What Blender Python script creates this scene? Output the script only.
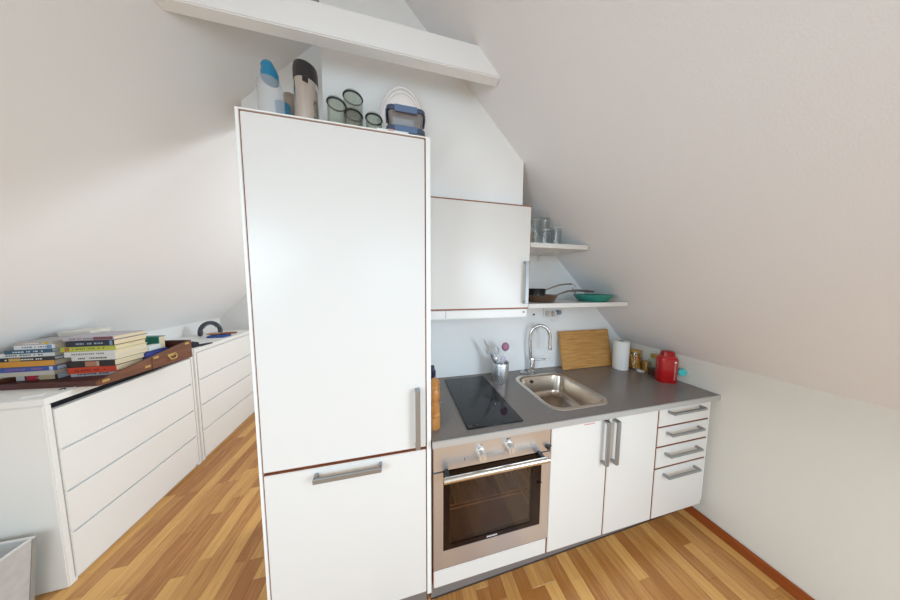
import bpy, bmesh, math, random
from mathutils import Vector, Matrix
from math import pi, sin, cos, radians
random.seed(7)
SC = bpy.context.scene
for o in list(bpy.data.objects):
    bpy.data.objects.remove(o)
COL = SC.collection

# ------------------------------------------------------------------ camera
CAM = Vector((-0.1287, -1.478, 1.5565)); YAW = -0.229; PITCH = 0.0758; ROLL = 0.0045; FPX = 213.93
fw = Vector((-sin(YAW)*cos(PITCH), cos(YAW)*cos(PITCH), -sin(PITCH)))
rt0 = Vector((cos(YAW), sin(YAW), 0)); up0 = rt0.cross(fw)
rt = cos(ROLL)*rt0 + sin(ROLL)*up0; up = -sin(ROLL)*rt0 + cos(ROLL)*up0
cd = bpy.data.cameras.new('camera'); cam = bpy.data.objects.new('camera', cd); COL.objects.link(cam)
cd.sensor_width = 36; cd.lens = 36*FPX/900; cd.clip_start = 0.02; cd.clip_end = 60
m = Matrix.Identity(4)
for i in range(3):
    m[i][0] = rt[i]; m[i][1] = up[i]; m[i][2] = -fw[i]; m[i][3] = CAM[i]
cam.matrix_world = m
SC.camera = cam

# ------------------------------------------------------------------ world, daylight through the windows, added left fill, exposure
w = bpy.data.worlds.new('sky'); SC.world = w; w.use_nodes = True
w.node_tree.nodes['Background'].inputs[0].default_value = (0.78, 0.88, 1.0, 1)
w.node_tree.nodes['Background'].inputs[1].default_value = 1.0
def area(name, loc, direction, sx, sy, energy, col):
    l = bpy.data.lights.new(name, 'AREA'); l.shape = 'RECTANGLE'; l.size = sx; l.size_y = sy
    l.energy = energy; l.color = col
    o = bpy.data.objects.new(name, l); COL.objects.link(o); o.location = loc
    o.rotation_euler = Vector(direction).to_track_quat('-Z', 'Y').to_euler()
    return o
RR = 2.85; RL = 3.44            # roof planes: right z = RR - x, left z = RL + x
area('skylight_daylight', (1.25, -2.25, 1.525), (-1, 0, -1), 0.95, 1.05, 40, (0.72, 0.87, 1.0))
area('left_fill_light', (-1.70, -2.25, 1.665), (1, 0, -1), 0.95, 1.05, 28, (0.69, 0.86, 1.0))  # added lamp, brightens the right slope from the left
area('gable_window_daylight', (-0.25, -3.93, 1.75), (0, 1, 0), 1.3, 1.3, 12, (0.63, 0.83, 1.0))
area('rear_skylight_daylight', (0.85, 0.98, 1.925), (-1, 0, -1), 0.7, 1.15, 32, (0.80, 0.90, 1.0))
SC.view_settings.view_transform = 'Standard'; SC.view_settings.look = 'None'
SC.view_settings.gamma = 1.0; SC.view_settings.use_curve_mapping = False
SC.view_settings.exposure = 0.25

# ------------------------------------------------------------------ materials
def srgb(r, g, b):
    f = lambda c: (c/255/12.92) if c/255 <= 0.04045 else ((c/255+0.055)/1.055)**2.4
    return (f(r), f(g), f(b), 1)
MATS = {}
def mat(name, col, rough=0.5, metal=0.0, bump=0.0, bscale=200, var=0.0, vscale=6, spec=None, coat=0, stretch=None, emit=None, aniso=0):
    if name in MATS: return MATS[name]
    M = bpy.data.materials.new(name); M.use_nodes = True; MATS[name] = M
    nt = M.node_tree; b = nt.nodes['Principled BSDF']
    c = srgb(*col)
    b.inputs['Base Color'].default_value = c
    b.inputs['Roughness'].default_value = rough; b.inputs['Metallic'].default_value = metal
    if spec is not None: b.inputs['Specular IOR Level'].default_value = spec
    if coat: b.inputs['Coat Weight'].default_value = coat; b.inputs['Coat Roughness'].default_value = 0.1
    if aniso: b.inputs['Anisotropic'].default_value = aniso
    tc = nt.nodes.new('ShaderNodeTexCoord'); mp = nt.nodes.new('ShaderNodeMapping')
    nt.links.new(tc.outputs['Object'], mp.inputs[0])
    if stretch: mp.inputs['Scale'].default_value = stretch
    if bump:
        n = nt.nodes.new('ShaderNodeTexNoise'); n.inputs['Scale'].default_value = bscale; n.inputs['Detail'].default_value = 3
        bp = nt.nodes.new('ShaderNodeBump'); bp.inputs['Strength'].default_value = bump; bp.inputs['Distance'].default_value = 0.003
        nt.links.new(mp.outputs[0], n.inputs['Vector']); nt.links.new(n.outputs[0], bp.inputs['Height']); nt.links.new(bp.outputs[0], b.inputs['Normal'])
    if var:
        n = nt.nodes.new('ShaderNodeTexNoise'); n.inputs['Scale'].default_value = vscale; n.inputs['Detail'].default_value = 4
        r = nt.nodes.new('ShaderNodeValToRGB')
        r.color_ramp.elements[0].position = 0.3; r.color_ramp.elements[1].position = 0.7
        r.color_ramp.elements[0].color = (c[0]*(1-var), c[1]*(1-var), c[2]*(1-var), 1)
        r.color_ramp.elements[1].color = (min(1, c[0]*(1+var)), min(1, c[1]*(1+var)), min(1, c[2]*(1+var)), 1)
        nt.links.new(mp.outputs[0], n.inputs['Vector']); nt.links.new(n.outputs[0], r.inputs[0]); nt.links.new(r.outputs[0], b.inputs['Base Color'])
    return M
def wood(name, dark, light, stretch, rough=0.4, scale=9, rnd=False, island=False, coat=0.0):
    """wood grain; rnd: each object has its own tone"""
    if name in MATS: return MATS[name]
    M = bpy.data.materials.new(name); M.use_nodes = True; MATS[name] = M
    nt = M.node_tree; b = nt.nodes['Principled BSDF']; N = nt.nodes.new; L = nt.links.new
    b.inputs['Roughness'].default_value = rough
    if coat: b.inputs['Coat Weight'].default_value = coat; b.inputs['Coat Roughness'].default_value = 0.15
    tc = N('ShaderNodeTexCoord'); mp = N('ShaderNodeMapping'); mp.inputs['Scale'].default_value = stretch
    L(tc.outputs['Object'], mp.inputs[0])
    src = None
    if rnd:
        oi = N('ShaderNodeObjectInfo'); src = oi.outputs['Random']
    if island:
        gi = N('ShaderNodeNewGeometry'); src = gi.outputs['Random Per Island']
    n = N('ShaderNodeTexNoise'); n.noise_dimensions = '4D'; n.inputs['Scale'].default_value = scale; n.inputs['Detail'].default_value = 5; n.inputs['Distortion'].default_value = 0.6
    L(mp.outputs[0], n.inputs['Vector'])
    r = N('ShaderNodeValToRGB'); r.color_ramp.elements[0].color = srgb(*dark); r.color_ramp.elements[1].color = srgb(*light)
    r.color_ramp.elements[0].position = 0.25; r.color_ramp.elements[1].position = 0.75
    if src is not None:
        mu = N('ShaderNodeMath'); mu.operation = 'MULTIPLY'; mu.inputs[1].default_value = 57; L(src, mu.inputs[0]); L(mu.outputs[0], n.inputs['W'])
        ma = N('ShaderNodeMath'); ma.operation = 'MULTIPLY_ADD'; ma.inputs[1].default_value = 0.54; ma.inputs[2].default_value = -0.27; L(src, ma.inputs[0])
        ad = N('ShaderNodeMath'); ad.operation = 'MULTIPLY_ADD'; ad.inputs[1].default_value = 0.75; L(n.outputs[0], ad.inputs[0])
        a2 = N('ShaderNodeMath'); a2.operation = 'ADD'; a2.inputs[1].default_value = 0.125; L(ma.outputs[0], a2.inputs[0]); L(a2.outputs[0], ad.inputs[2])
        L(ad.outputs[0], r.inputs[0])
    else:
        L(n.outputs[0], r.inputs[0])
    L(r.outputs[0], b.inputs['Base Color'])
    return M
def thinglass(name, tint=(0.97, 0.985, 0.98), gloss=0.06, rough=0.03, body=None, bodyfac=0.0):
    if name in MATS: return MATS[name]
    M = bpy.data.materials.new(name); M.use_nodes = True; MATS[name] = M
    nt = M.node_tree; N = nt.nodes.new; L = nt.links.new
    nt.nodes.remove(nt.nodes['Principled BSDF']); out = nt.nodes['Material Output']
    t = N('ShaderNodeBsdfTransparent'); t.inputs[0].default_value = (*tint, 1)
    g = N('ShaderNodeBsdfGlossy'); g.inputs['Roughness'].default_value = rough
    lw = N('ShaderNodeLayerWeight'); lw.inputs[0].default_value = 0.18
    mx = N('ShaderNodeMixShader'); ad = N('ShaderNodeMath'); ad.operation = 'MULTIPLY_ADD'; ad.inputs[1].default_value = 0.34; ad.inputs[2].default_value = gloss; ad.use_clamp = True
    L(lw.outputs['Facing'], ad.inputs[0]); L(ad.outputs[0], mx.inputs[0]); L(t.outputs[0], mx.inputs[1]); L(g.outputs[0], mx.inputs[2])
    last = mx
    if body:
        d = N('ShaderNodeBsdfPrincipled'); d.inputs['Base Color'].default_value = srgb(*body); d.inputs['Roughness'].default_value = 0.3
        m2 = N('ShaderNodeMixShader'); m2.inputs[0].default_value = bodyfac
        L(mx.outputs[0], m2.inputs[1]); L(d.outputs[0], m2.inputs[2]); last = m2
    L(last.outputs[0], out.inputs[0])
    return M

wall_white = mat('wall_paint', (234, 232, 228), 0.85, bump=0.12, bscale=260)
slope_paint = mat('slope_woven_wallpaper', (241, 240, 238), 0.85, bump=0.16, bscale=230)
slope_right_paint = mat('slope_wallpaper_grey', (235, 233, 233), 0.85, bump=0.2, bscale=230)
knee_paint = mat('knee_wall_paint', (225, 221, 211), 0.85, bump=0.16, bscale=230)
panel_white = mat('painted_board', (246, 246, 244), 0.6, bump=0.04, bscale=60)
beam_white = mat('painted_beam', (244, 244, 243), 0.55, bump=0.12, bscale=40)
splash_white = mat('splash_board', (244, 246, 246), 0.35, bump=0.02)
front_white = mat('white_laminate', (223, 221, 217), 0.30, bump=0.015, bscale=90, spec=0.45)
body_white = mat('white_melamine', (236, 236, 232), 0.45)
brown_edge = mat('chipboard_brown', (146, 88, 58), 0.7, bump=0.2, bscale=300, var=0.2, vscale=60)
plinth_grey = mat('plinth_grey', (122, 116, 113), 0.5)
handle_metal = mat('brushed_nickel', (160, 163, 165), 0.38, metal=0.75)
counter_top = mat('counter_laminate', (124, 116, 111), 0.21, bump=0.03, bscale=400, var=0.06, vscale=90)
counter_edge = mat('counter_edge_strip', (186, 186, 184), 0.35, metal=0.3)
steel = mat('stainless_steel', (206, 207, 210), 0.34, metal=0.82, bump=0.05, bscale=30, stretch=(1, 1, 40))
steel_sink = mat('sink_steel', (190, 178, 165), 0.27, metal=1.0, bump=0.03, bscale=60)
chrome = mat('chrome', (215, 217, 220), 0.08, metal=1.0)
black_glass = mat('black_glass', (16, 18, 22), 0.06, spec=0.6)
black_plastic = mat('black_plastic', (22, 22, 24), 0.4)
dark_enamel = mat('oven_enamel', (122, 98, 84), 0.35)
malm_white = mat('dresser_white_foil', (238, 235, 228), 0.42)
malm_side = mat('dresser_side_foil', (234, 236, 238), 0.5)
shadow_black = mat('drawer_gap_shade', (12, 12, 13), 0.9)  # shade inside the open drawer gap, painted near black
skirt_wood = wood('skirting_redwood', (132, 62, 24), (168, 88, 38), (9, 0.8, 9), 0.4, 8)
strip_wood = wood('parquet_strip', (160, 102, 50), (211, 158, 90), (14, 1.3, 14), 0.36, 5, rnd=True, coat=0.15)
strip_wood_far = wood('parquet_strip_field', (160, 102, 50), (211, 158, 90), (14, 1.3, 14), 0.36, 5, island=True, coat=0.15)
joint_dark = mat('parquet_joint', (96, 60, 30), 0.8)
bamboo = wood('bamboo_board', (172, 118, 58), (214, 164, 96), (1.2, 6, 14), 0.5, 7)
case_wood = wood('case_wood', (92, 52, 32), (128, 80, 54), (10, 1.5, 10), 0.45, 6)
case_dark = mat('case_mahogany', (74, 30, 24), 0.45, var=0.15, vscale=30)
mill_wood = wood('mill_wood', (160, 98, 44), (204, 148, 84), (4, 4, 1), 0.35, 12)
brass = mat('brass', (200, 170, 105), 0.35, metal=0.8)
glass = thinglass('clear_glass')
glass_green = thinglass('jar_glass', (0.90, 0.93, 0.90), 0.08)
glass_rim_glint = thinglass('glass_rim_glint', (.97, .98, .98), .12, .03, (238, 242, 240), .45)  # white mixed into the glass paints the light caught on rims
glass_oven = thinglass('oven_window_glass', (0.66, 0.54, 0.46), 0.02, 0.05)
frosted = thinglass('frosted_plastic', (0.97, 0.975, 0.98), 0.03, 0.3, (248, 248, 248), 0.12)
white_plastic = mat('white_plastic', (234, 234, 232), 0.4)
white_ceramic = mat('white_ceramic', (250, 243, 239), 0.25)
paper_white = mat('paper_white', (236, 236, 232), 0.9, bump=0.25, bscale=120)
pages_mat = mat('book_pages', (222, 205, 170), 0.9, bump=0.3, bscale=60, stretch=(0.2, 0.2, 14), var=0.1, vscale=20)

# ------------------------------------------------------------------ mesh helpers
def new(): return bmesh.new()
def box(bm, x0, x1, y0, y1, z0, z1, bev=0.0, seg=1):
    r = bmesh.ops.create_cube(bm, size=1)
    for v in r['verts']:
        v.co = Vector(((x0+x1)/2 + v.co.x*(x1-x0), (y0+y1)/2 + v.co.y*(y1-y0), (z0+z1)/2 + v.co.z*(z1-z0)))
    if bev:
        es = list({e for v in r['verts'] for e in v.link_edges})
        bmesh.ops.bevel(bm, geom=es, offset=bev, segments=seg, affect='EDGES', clamp_overlap=True)
    return bm
def BX(*a, **k): return box(new(), *a, **k)
def lathe(bm, prof, cx=0, cy=0, seg=28):
    """prof: list of (r, z) from bottom to top"""
    rings = []
    for r, z in prof:
        if r < 1e-6: rings.append([bm.verts.new((cx, cy, z))])
        else: rings.append([bm.verts.new((cx+r*cos(2*pi*i/seg), cy+r*sin(2*pi*i/seg), z)) for i in range(seg)])
    for a, b in zip(rings, rings[1:]):
        for i in range(seg):
            j = (i+1) % seg
            if len(a) == 1 and len(b) == 1: continue
            if len(a) == 1: f = (a[0], b[j], b[i])[::-1]
            elif len(b) == 1: f = (a[i], a[j], b[0])
            else: f = (a[i], a[j], b[j], b[i])
            bm.faces.new(f)
    return bm
def tube(bm, pts, rad, seg=10, closed=False, flat=1.0):
    pts = [Vector(p) for p in pts]; n = len(pts)
    rads = rad if isinstance(rad, (list, tuple)) else [rad]*n
    t0 = (pts[1]-pts[0]).normalized()
    ref = Vector((0, 0, 1)) if abs(t0.z) < 0.9 else Vector((1, 0, 0))
    nrm = t0.cross(ref).normalized(); rings = []
    for i, p in enumerate(pts):
        if closed: t = (pts[(i+1) % n]-pts[i-1]).normalized()
        else: t = (pts[min(i+1, n-1)]-pts[max(i-1, 0)]).normalized()
        nrm = (nrm - t*nrm.dot(t)).normalized(); bn = t.cross(nrm)
        rings.append([bm.verts.new(p + rads[i]*(cos(2*pi*k/seg)*nrm + flat*sin(2*pi*k/seg)*bn)) for k in range(seg)])
    pr = list(zip(rings, rings[1:]))
    if closed: pr.append((rings[-1], rings[0]))
    for a, b in pr:
        for k in range(seg):
            bm.faces.new((a[k], a[(k+1) % seg], b[(k+1) % seg], b[k]))
    if not closed:
        bm.faces.new(rings[0][::-1]); bm.faces.new(rings[-1])
    return bm
def prism_xz(bm, poly, y0, y1):
    a = [bm.verts.new((x, y0, z)) for x, z in poly]; b = [bm.verts.new((x, y1, z)) for x, z in poly]
    bm.faces.new(a); bm.faces.new(b[::-1]); n = len(poly)
    for i in range(n): bm.faces.new((a[i], b[i], b[(i+1) % n], a[(i+1) % n]))
    return bm
def prism_xy(bm, poly, z0, z1):
    a = [bm.verts.new((x, y, z0)) for x, y in poly]; b = [bm.verts.new((x, y, z1)) for x, y in poly]
    bm.faces.new(a[::-1]); bm.faces.new(b); n = len(poly)
    for i in range(n): bm.faces.new((a[i], a[(i+1) % n], b[(i+1) % n], b[i]))
    return bm
def prism_yz(bm, poly, x0, x1):
    a = [bm.verts.new((x0, y, z)) for y, z in poly]; b = [bm.verts.new((x1, y, z)) for y, z in poly]
    bm.faces.new(a); bm.faces.new(b[::-1]); n = len(poly)
    for i in range(n): bm.faces.new((a[i], b[i], b[(i+1) % n], a[(i+1) % n]))
    return bm
def rrect(x0, x1, y0, y1, r, k=6):
    pts = []
    for cx, cy, a0 in ((x1-r, y1-r, 0), (x0+r, y1-r, 90), (x0+r, y0+r, 180), (x1-r, y0+r, 270)):
        for i in range(k+1):
            a = radians(a0 + 90*i/k); pts.append((cx+r*cos(a), cy+r*sin(a)))
    return pts
def loft(bm, loops, cap0=True, cap1=True):
    rings = [[bm.verts.new(p) for p in lp] for lp in loops]
    n = len(rings[0])
    for a, b in zip(rings, rings[1:]):
        for i in range(n): bm.faces.new((a[i], a[(i+1) % n], b[(i+1) % n], b[i]))
    if cap0: bm.faces.new(rings[0][::-1])
    if cap1: bm.faces.new(rings[-1])
    return bm
def wloc(o):
    v = Vector((0, 0, 0))
    while o: v += o.location; o = o.parent
    return v
def obj(name, bm, material, parent=None, world=True, smooth=None, label=None):
    bmesh.ops.recalc_face_normals(bm, faces=bm.faces)
    if parent is None:
        vs = [v.co for v in bm.verts]
        off = Vector(((min(v.x for v in vs)+max(v.x for v in vs))/2, (min(v.y for v in vs)+max(v.y for v in vs))/2, min(v.z for v in vs)))
        if not world: off = Vector((0, 0, 0))
    else:
        off = wloc(parent) if world else Vector((0, 0, 0))
    for v in bm.verts: v.co -= off
    me = bpy.data.meshes.new(name)
    if smooth:
        for f in bm.faces: f.smooth = True
    bm.to_mesh(me); bm.free(); me.materials.append(material)
    if smooth:
        try: me.set_sharp_from_angle(angle=radians(smooth))
        except Exception: pass
    o = bpy.data.objects.new(name, me); COL.objects.link(o)
    if parent is None: o.location = off
    else: o.parent = parent
    if label: o['label'] = label
    return o
def tag(o, label, cat, group=None, kind=None):
    o['label'] = label; o['category'] = cat
    if group: o['group'] = group
    if kind: o['kind'] = kind
    return o
def thing(name, label, cat, loc=(0, 0, 0), rotz=0.0, group=None):
    o = bpy.data.objects.new(name, None); COL.objects.link(o); o.empty_display_size = 0.05
    o.location = loc; o.rotation_euler = (0, 0, rotz)
    return tag(o, label, cat, group)
def struct(name, bm, material, label, cat, parent=None, world=True):
    o = obj(name, bm, material, parent, world)
    if parent is None: tag(o, label, cat, kind='structure')
    return o

# ------------------------------------------------------------------ the attic shell
XL, XR, Y0, Y1 = -2.32, 1.786, -4.0, 1.74
ZL, ZR = RL+XL, RR-XR
XT = (RR-RL)/2; ZT = RR-XT
def slab(bm, side, xa, xb, ya, yb, th=0.06):
    f = (lambda x: RR-x) if side > 0 else (lambda x: RL+x)
    n = Vector((side, 0, 1)).normalized()*th
    q = [(xa, f(xa)), (xb, f(xb)), (xb+n.x, f(xb)+n.z), (xa+n.x, f(xa)+n.z)]
    prism_xz(bm, q, ya, yb)
# right slope with two roof windows behind the camera and behind the kitchen partition
bm = new()
slab(bm, 1, XT, 0.93, Y0, -2.80); slab(bm, 1, 0.93, 1.63, Y0, -2.80); slab(bm, 1, 1.63, XR+.05, Y0, -2.80)
slab(bm, 1, XT, 0.93, -2.80, -1.70); slab(bm, 1, 1.63, XR+.05, -2.80, -1.70)
slab(bm, 1, XT, XR+.05, -1.70, 0.38); slab(bm, 1, XT, 0.62, 0.38, 1.58); slab(bm, 1, 1.14, XR+.05, 0.38, 1.58); slab(bm, 1, XT, XR+.05, 1.58, Y1)
struct('wall_slope_right', bm, slope_right_paint, 'right-hand sloping attic ceiling with fine woven wallpaper above kitchen shelves', 'sloped wall')
bm = new(); slab(bm, -1, XL-.05, XT, Y0, -2.80); slab(bm, -1, XL-.05, -2.08, -2.80, -1.70); slab(bm, -1, -1.38, XT, -2.80, -1.70); slab(bm, -1, XL-.05, XT, -1.70, Y1)  # left slope, with an opening for the added roof window
struct('wall_slope_left', bm, slope_paint, 'left-hand sloping attic ceiling above the white dressers', 'sloped wall')
def skylight(name, xa, xb, ya, yb, label, side=1):
    f = (lambda x: RR-x) if side > 0 else (lambda x: RL+x); n = Vector((side, 0, 1)).normalized()
    bm = new()
    def bar(x0, x1, y0, y1, a, b):
        prism_xz(bm, [(x0+n.x*a, f(x0)+n.z*a), (x1+n.x*a, f(x1)+n.z*a), (x1+n.x*b, f(x1)+n.z*b), (x0+n.x*b, f(x0)+n.z*b)], y0, y1)
    t = 0.03
    bar(xa, xa+t, ya, yb, 0.01, .06); bar(xb-t, xb, ya, yb, 0.01, .06); bar(xa+t, xb-t, ya, ya+t, 0.01, .06); bar(xa+t, xb-t, yb-t, yb, 0.01, .06)
    o = struct(name, bm, white_plastic, label, 'window')
    bm2 = new(); prism_xz(bm2, [(xa+t+n.x*.04, f(xa+t)+n.z*.04), (xb-t+n.x*.04, f(xb-t)+n.z*.04), (xb-t+n.x*.045, f(xb-t)+n.z*.045), (xa+t+n.x*.045, f(xa+t)+n.z*.045)], ya+t, yb-t)
    obj('pane', bm2, glass, o)
skylight('window_1', 0.93, 1.63, -2.80, -1.70, 'white framed roof window behind the camera')
skylight('window_2', 0.62, 1.14, 0.38, 1.58, 'white framed roof window behind the kitchen partition')
skylight('window_added_left', -2.08, -1.38, -2.80, -1.70, 'white framed roof window added in the left slope to brighten the room', -1)  # added window, framing the fill lamp on the left
struct('wall_knee_right', BX(XR, XR+.06, Y0, Y1, 0, ZR+.02), knee_paint, 'low pale plastered knee wall right of the kitchen', 'wall')
struct('wall_knee_left', BX(XL-.06, XL, Y0, Y1, 0, ZL+.02), wall_white, 'low white knee wall behind the dressers', 'wall')
struct('wall_far', prism_xz(new(), [(XL, 0), (XR, 0), (XR, ZR), (XT, ZT), (XL, ZL)], Y1, Y1+.06), wall_white, 'grey white gable wall beyond the dressers', 'wall')
# rear gable with a window opening
bm = new()
wx0, wx1, wz0, wz1 = -0.95, 0.45, 1.05, 2.4
prism_xz(bm, [(XL, 0), (wx0, 0), (wx0, RL+wx0), (XL, ZL)], Y0-.1, Y0)
prism_xz(bm, [(wx1, 0), (XR, 0), (XR, ZR), (wx1, RR-wx1)], Y0-.1, Y0)
prism_xz(bm, [(wx0, 0), (wx1, 0), (wx1, wz0), (wx0, wz0)], Y0-.1, Y0)
prism_xz(bm, [(wx0, wz1), (wx1, wz1), (XT, ZT), (wx0, RL+wx0)], Y0-.1, Y0)
struct('wall_rear', bm, wall_white, 'white gable wall with a window behind the camera', 'wall')
bm = new()
for a in (wx0, (wx0+wx1)/2-.025, wx1-.05): box(bm, a, a+.05, Y0-.07, Y0-.02, wz0, wz1)
for a in (wz0, wz1-.05):
    box(bm, wx0+.05, (wx0+wx1)/2-.025, Y0-.07, Y0-.02, a, a+.05); box(bm, (wx0+wx1)/2+.025, wx1-.05, Y0-.07, Y0-.02, a, a+.05)
o = struct('window_3', bm, white_plastic, 'white framed gable window behind the camera', 'window')
for a, b in ((wx0+.05, (wx0+wx1)/2-.025), ((wx0+wx1)/2+.025, wx1-.05)):
    obj('pane', BX(a, b, Y0-.05, Y0-.045, wz0+.05, wz1-.05), glass, o)
# kitchen partition (y = 0) and the boxed-out board above fridge and wall cabinet
struct('wall_kitchen', prism_xz(new(), [(-.93, 0), (XR, 0), (XR, ZR), (XT, ZT), (-.93, RL-.93)], 0.0, 0.08), splash_white, 'white partition wall behind the kitchen units', 'wall')
struct('wall_bulkhead', prism_xz(new(), [(-.47, 2.130), (.012, 2.130), (.012, 2.0), (.585, 2.0), (.585, RR-.585), (XT, ZT), (-.47, RL-.47)], -0.30, 0.0), panel_white, 'white boxed-out board above the wall cabinet, cut to the roof slope', 'bulkhead')
struct('wall_kitchen_upper', prism_xz(new(), [(-.93, 2.135), (-.4705, 2.135), (-.4705, RL-.4705), (-.93, RL-.93)], -0.06, 0.0), panel_white, 'white plastered strip left of the boxed-out board above fridge', 'wall')
# collar beam
bm = prism_xz(new(), [(RR and 2.51-RL, 2.51), (RR-2.51, 2.51), (RR-2.625, 2.625), (2.625-RL, 2.625)], -0.49, -0.44)
bmesh.ops.bevel(bm, geom=[e for e in bm.edges if abs(e.verts[0].co.z-e.verts[1].co.z) < 1e-4], offset=.004, segments=2, affect='EDGES')
o = struct('trim_1', bm, beam_white, 'white painted collar beam spanning between the roof slopes above fridge', 'beam')
struct('baseboard_right', BX(XR-.016, XR, Y0, -.02, 0, .06, bev=.004, seg=2), skirt_wood, 'red-brown wooden skirting along right knee wall', 'skirting')
struct('baseboard_far', BX(XL, XR, Y1-.016, Y1, 0, .06, bev=.004, seg=2), skirt_wood, 'wooden skirting along the far gable wall', 'skirting')

# ------------------------------------------------------------------ floor: strip parquet
floor = struct('floor', BX(XL, XR, Y0, Y1, -.04, -.011), joint_dark, 'honey-coloured three-strip oak parquet floor with strips running away from camera', 'floor')
def px(p):
    v = Vector(p)-CAM; z = v.dot(fw)
    if z < 0.05: return None
    return (450+FPX*v.dot(rt)/z, 300-FPX*v.dot(up)/z)
SW, LEN = 0.0705, (0.28, 0.36, 0.44, 0.52, 0.62)
def strip_mesh(L):
    bm = new(); t = .0007; w2, l2 = SW/2-.0003, L/2-.0003
    lp = lambda a, b, z: [(-a, -b, z), (a, -b, z), (a, b, z), (-a, b, z)]
    loft(bm, [lp(w2, l2, -.011), lp(w2, l2, -.0006), lp(w2-t, l2-t, 0)])
    bmesh.ops.recalc_face_normals(bm, faces=bm.faces)
    me = bpy.data.meshes.new('parquet_strip'); bm.to_mesh(me); bm.free(); me.materials.append(strip_wood)
    return me
SM = {L: strip_mesh(L) for L in LEN}
strips = []
nrow = int((XR-XL)/SW)
sw0 = (XR-XL)/nrow
rnd = random.Random(3)
for i in range(nrow):
    x = XL+sw0*(i+.5); y = Y0 - rnd.random()*.25
    while y < Y1-.02:
        L = rnd.choice(LEN)
        if y < Y0: y = Y0
        if y+L > Y1: break
        strips.append((x, y+L/2, L)); y += L
def vis(x, y, L):
    best = 0
    for yy in (y-L/2, y, y+L/2):
        p = px((x, yy, 0))
        if not p: continue
        if -5 < p[0] < 905 and -5 < p[1] < 605:
            if (p[0] < 272 and x > -1.83) or (p[0] > 424 and yy < -.53):
                d = (Vector((x, yy, 0))-CAM).length; best = max(best, 1/d)
    return best
strips.sort(key=lambda s: -vis(*s))
nv = sum(1 for s in strips if vis(*s) > 0)
ns = min(nv, 290)
for x, y, L in strips[:ns]:
    o = bpy.data.objects.new('parquet_strip', SM[L]); COL.objects.link(o); o.parent = floor
    o.location = Vector((x, y, 0)) - floor.location
bm = new()
for x, y, L in strips[ns:]:
    box(bm, x-SW/2+.0003, x+SW/2-.0003, y-L/2+.0003, y+L/2-.0003, -.011, 0)
# short end pieces that fill the rows up to the far wall
ends = {}
for x, y, L in strips: ends[x] = max(ends.get(x, -9), y+L/2)
for x, ye in ends.items(): box(bm, x-SW/2+.0003, x+SW/2-.0003, ye+.0003, Y1, -.011, 0)
o = obj('parquet_field', bm, strip_wood_far, floor); o['kind'] = 'stuff'

# ------------------------------------------------------------------ kitchen: shared handle
def handle(parent, x0, x1, z0, z1, yface, horiz, out=.034, t=.011, wid=.020):
    """flat rectangular bow handle"""
    bm = new(); yo = yface-out
    if horiz:
        zc = (z0+z1)/2
        box(bm, x0, x1, yo, yo+t, zc-wid/2, zc+wid/2, bev=.0015)
        for a in (x0, x1-t): box(bm, a, a+t, yo+t, yface, zc-wid/2, zc+wid/2)
    else:
        xc = (x0+x1)/2
        box(bm, xc-wid/2, xc+wid/2, yo, yo+t, z0, z1, bev=.0015)
        for a in (z0, z1-t): box(bm, xc-wid/2, xc+wid/2, yo+t, yface, a, a+t)
    return obj('handle', bm, handle_metal, parent, label='brushed metal bow handle')
def front(name, parent, x0, x1, z0, z1, yf, th=.018, bev=.0022):
    d = obj(name, BX(x0, x1, yf, yf+th, z0, z1, bev=bev, seg=2), front_white, parent)
    # worn brown edge showing around the laminate
    return d
def edging(parent, x0, x1, z0, z1, yf, t=.0026):
    bm = new(); y0, y1 = yf+.0025, yf+.017
    box(bm, x0-t, x0-.0002, y0, y1, z0-t, z1+t); box(bm, x1+.0002, x1+t, y0, y1, z0-t, z1+t)
    box(bm, x0-.0002, x1+.0002, y0, y1, z0-t, z0-.0002); box(bm, x0-.0002, x1+.0002, y0, y1, z1+.0002, z1+t)
    return obj('edge_band', bm, brown_edge, parent)

# ---- tall fridge cabinet
YF = -.60
fc = thing('fridge_cabinet', 'tall white built-in fridge cabinet with large door and lower freezer front', 'cabinet', (-.325, -.3, 0))
bm = new(); box(bm, -.644, -.628, YF+.004, -.302, .1, 2.128); box(bm, -.644, -.628, -.302, -.005, .1, 2.128)
obj('side_panel', BX(-.644, -.6345, YF-.002, -.005, .02, 2.1265, bev=.001), body_white, fc); bm.free()
obj('side_panel', BX(-.0245, -.006, YF-.002, -.005, .135, 2.1265, bev=.001), body_white, fc)
obj('top_panel', BX(-.6345, -.0245, YF-.002, -.005, 2.1215, 2.1265, bev=.0008), body_white, fc)
obj('carcass', BX(-.6345, -.0245, YF+.02, -.005, .135, 2.1215), brown_edge, fc)
d = front('door', fc, -.6315, -.0290, .8515, 2.1175, YF); edging(d, -.6315, -.0290, .8515, 2.1175, YF)
handle(d, -.076, -.052, .868, 1.120, YF, False)
d = front('freezer_door', fc, -.6315, -.0290, .147, .8375, YF); edging(d, -.6315, -.0290, .147, .8375, YF)
handle(d, -.459, -.211, .79, .828, YF, True)
obj('plinth', BX(-.6345, -.022, -.548, -.53, 0, .135), plinth_grey, fc)
obj('leg', lathe(new(), [(0, 0), (.0075, 0), (.0075, .134), (0, .134)], -.014, -.53, 12), brown_edge, fc)
obj('hinge_cover', BX(-.650, -.644, -.598, -.585, 2.02, 2.06, bev=.002), white_plastic, fc)
obj('hinge_cover', BX(-.650, -.644, -.598, -.57, 1.96, 2.0, bev=.002), white_plastic, fc)

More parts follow.
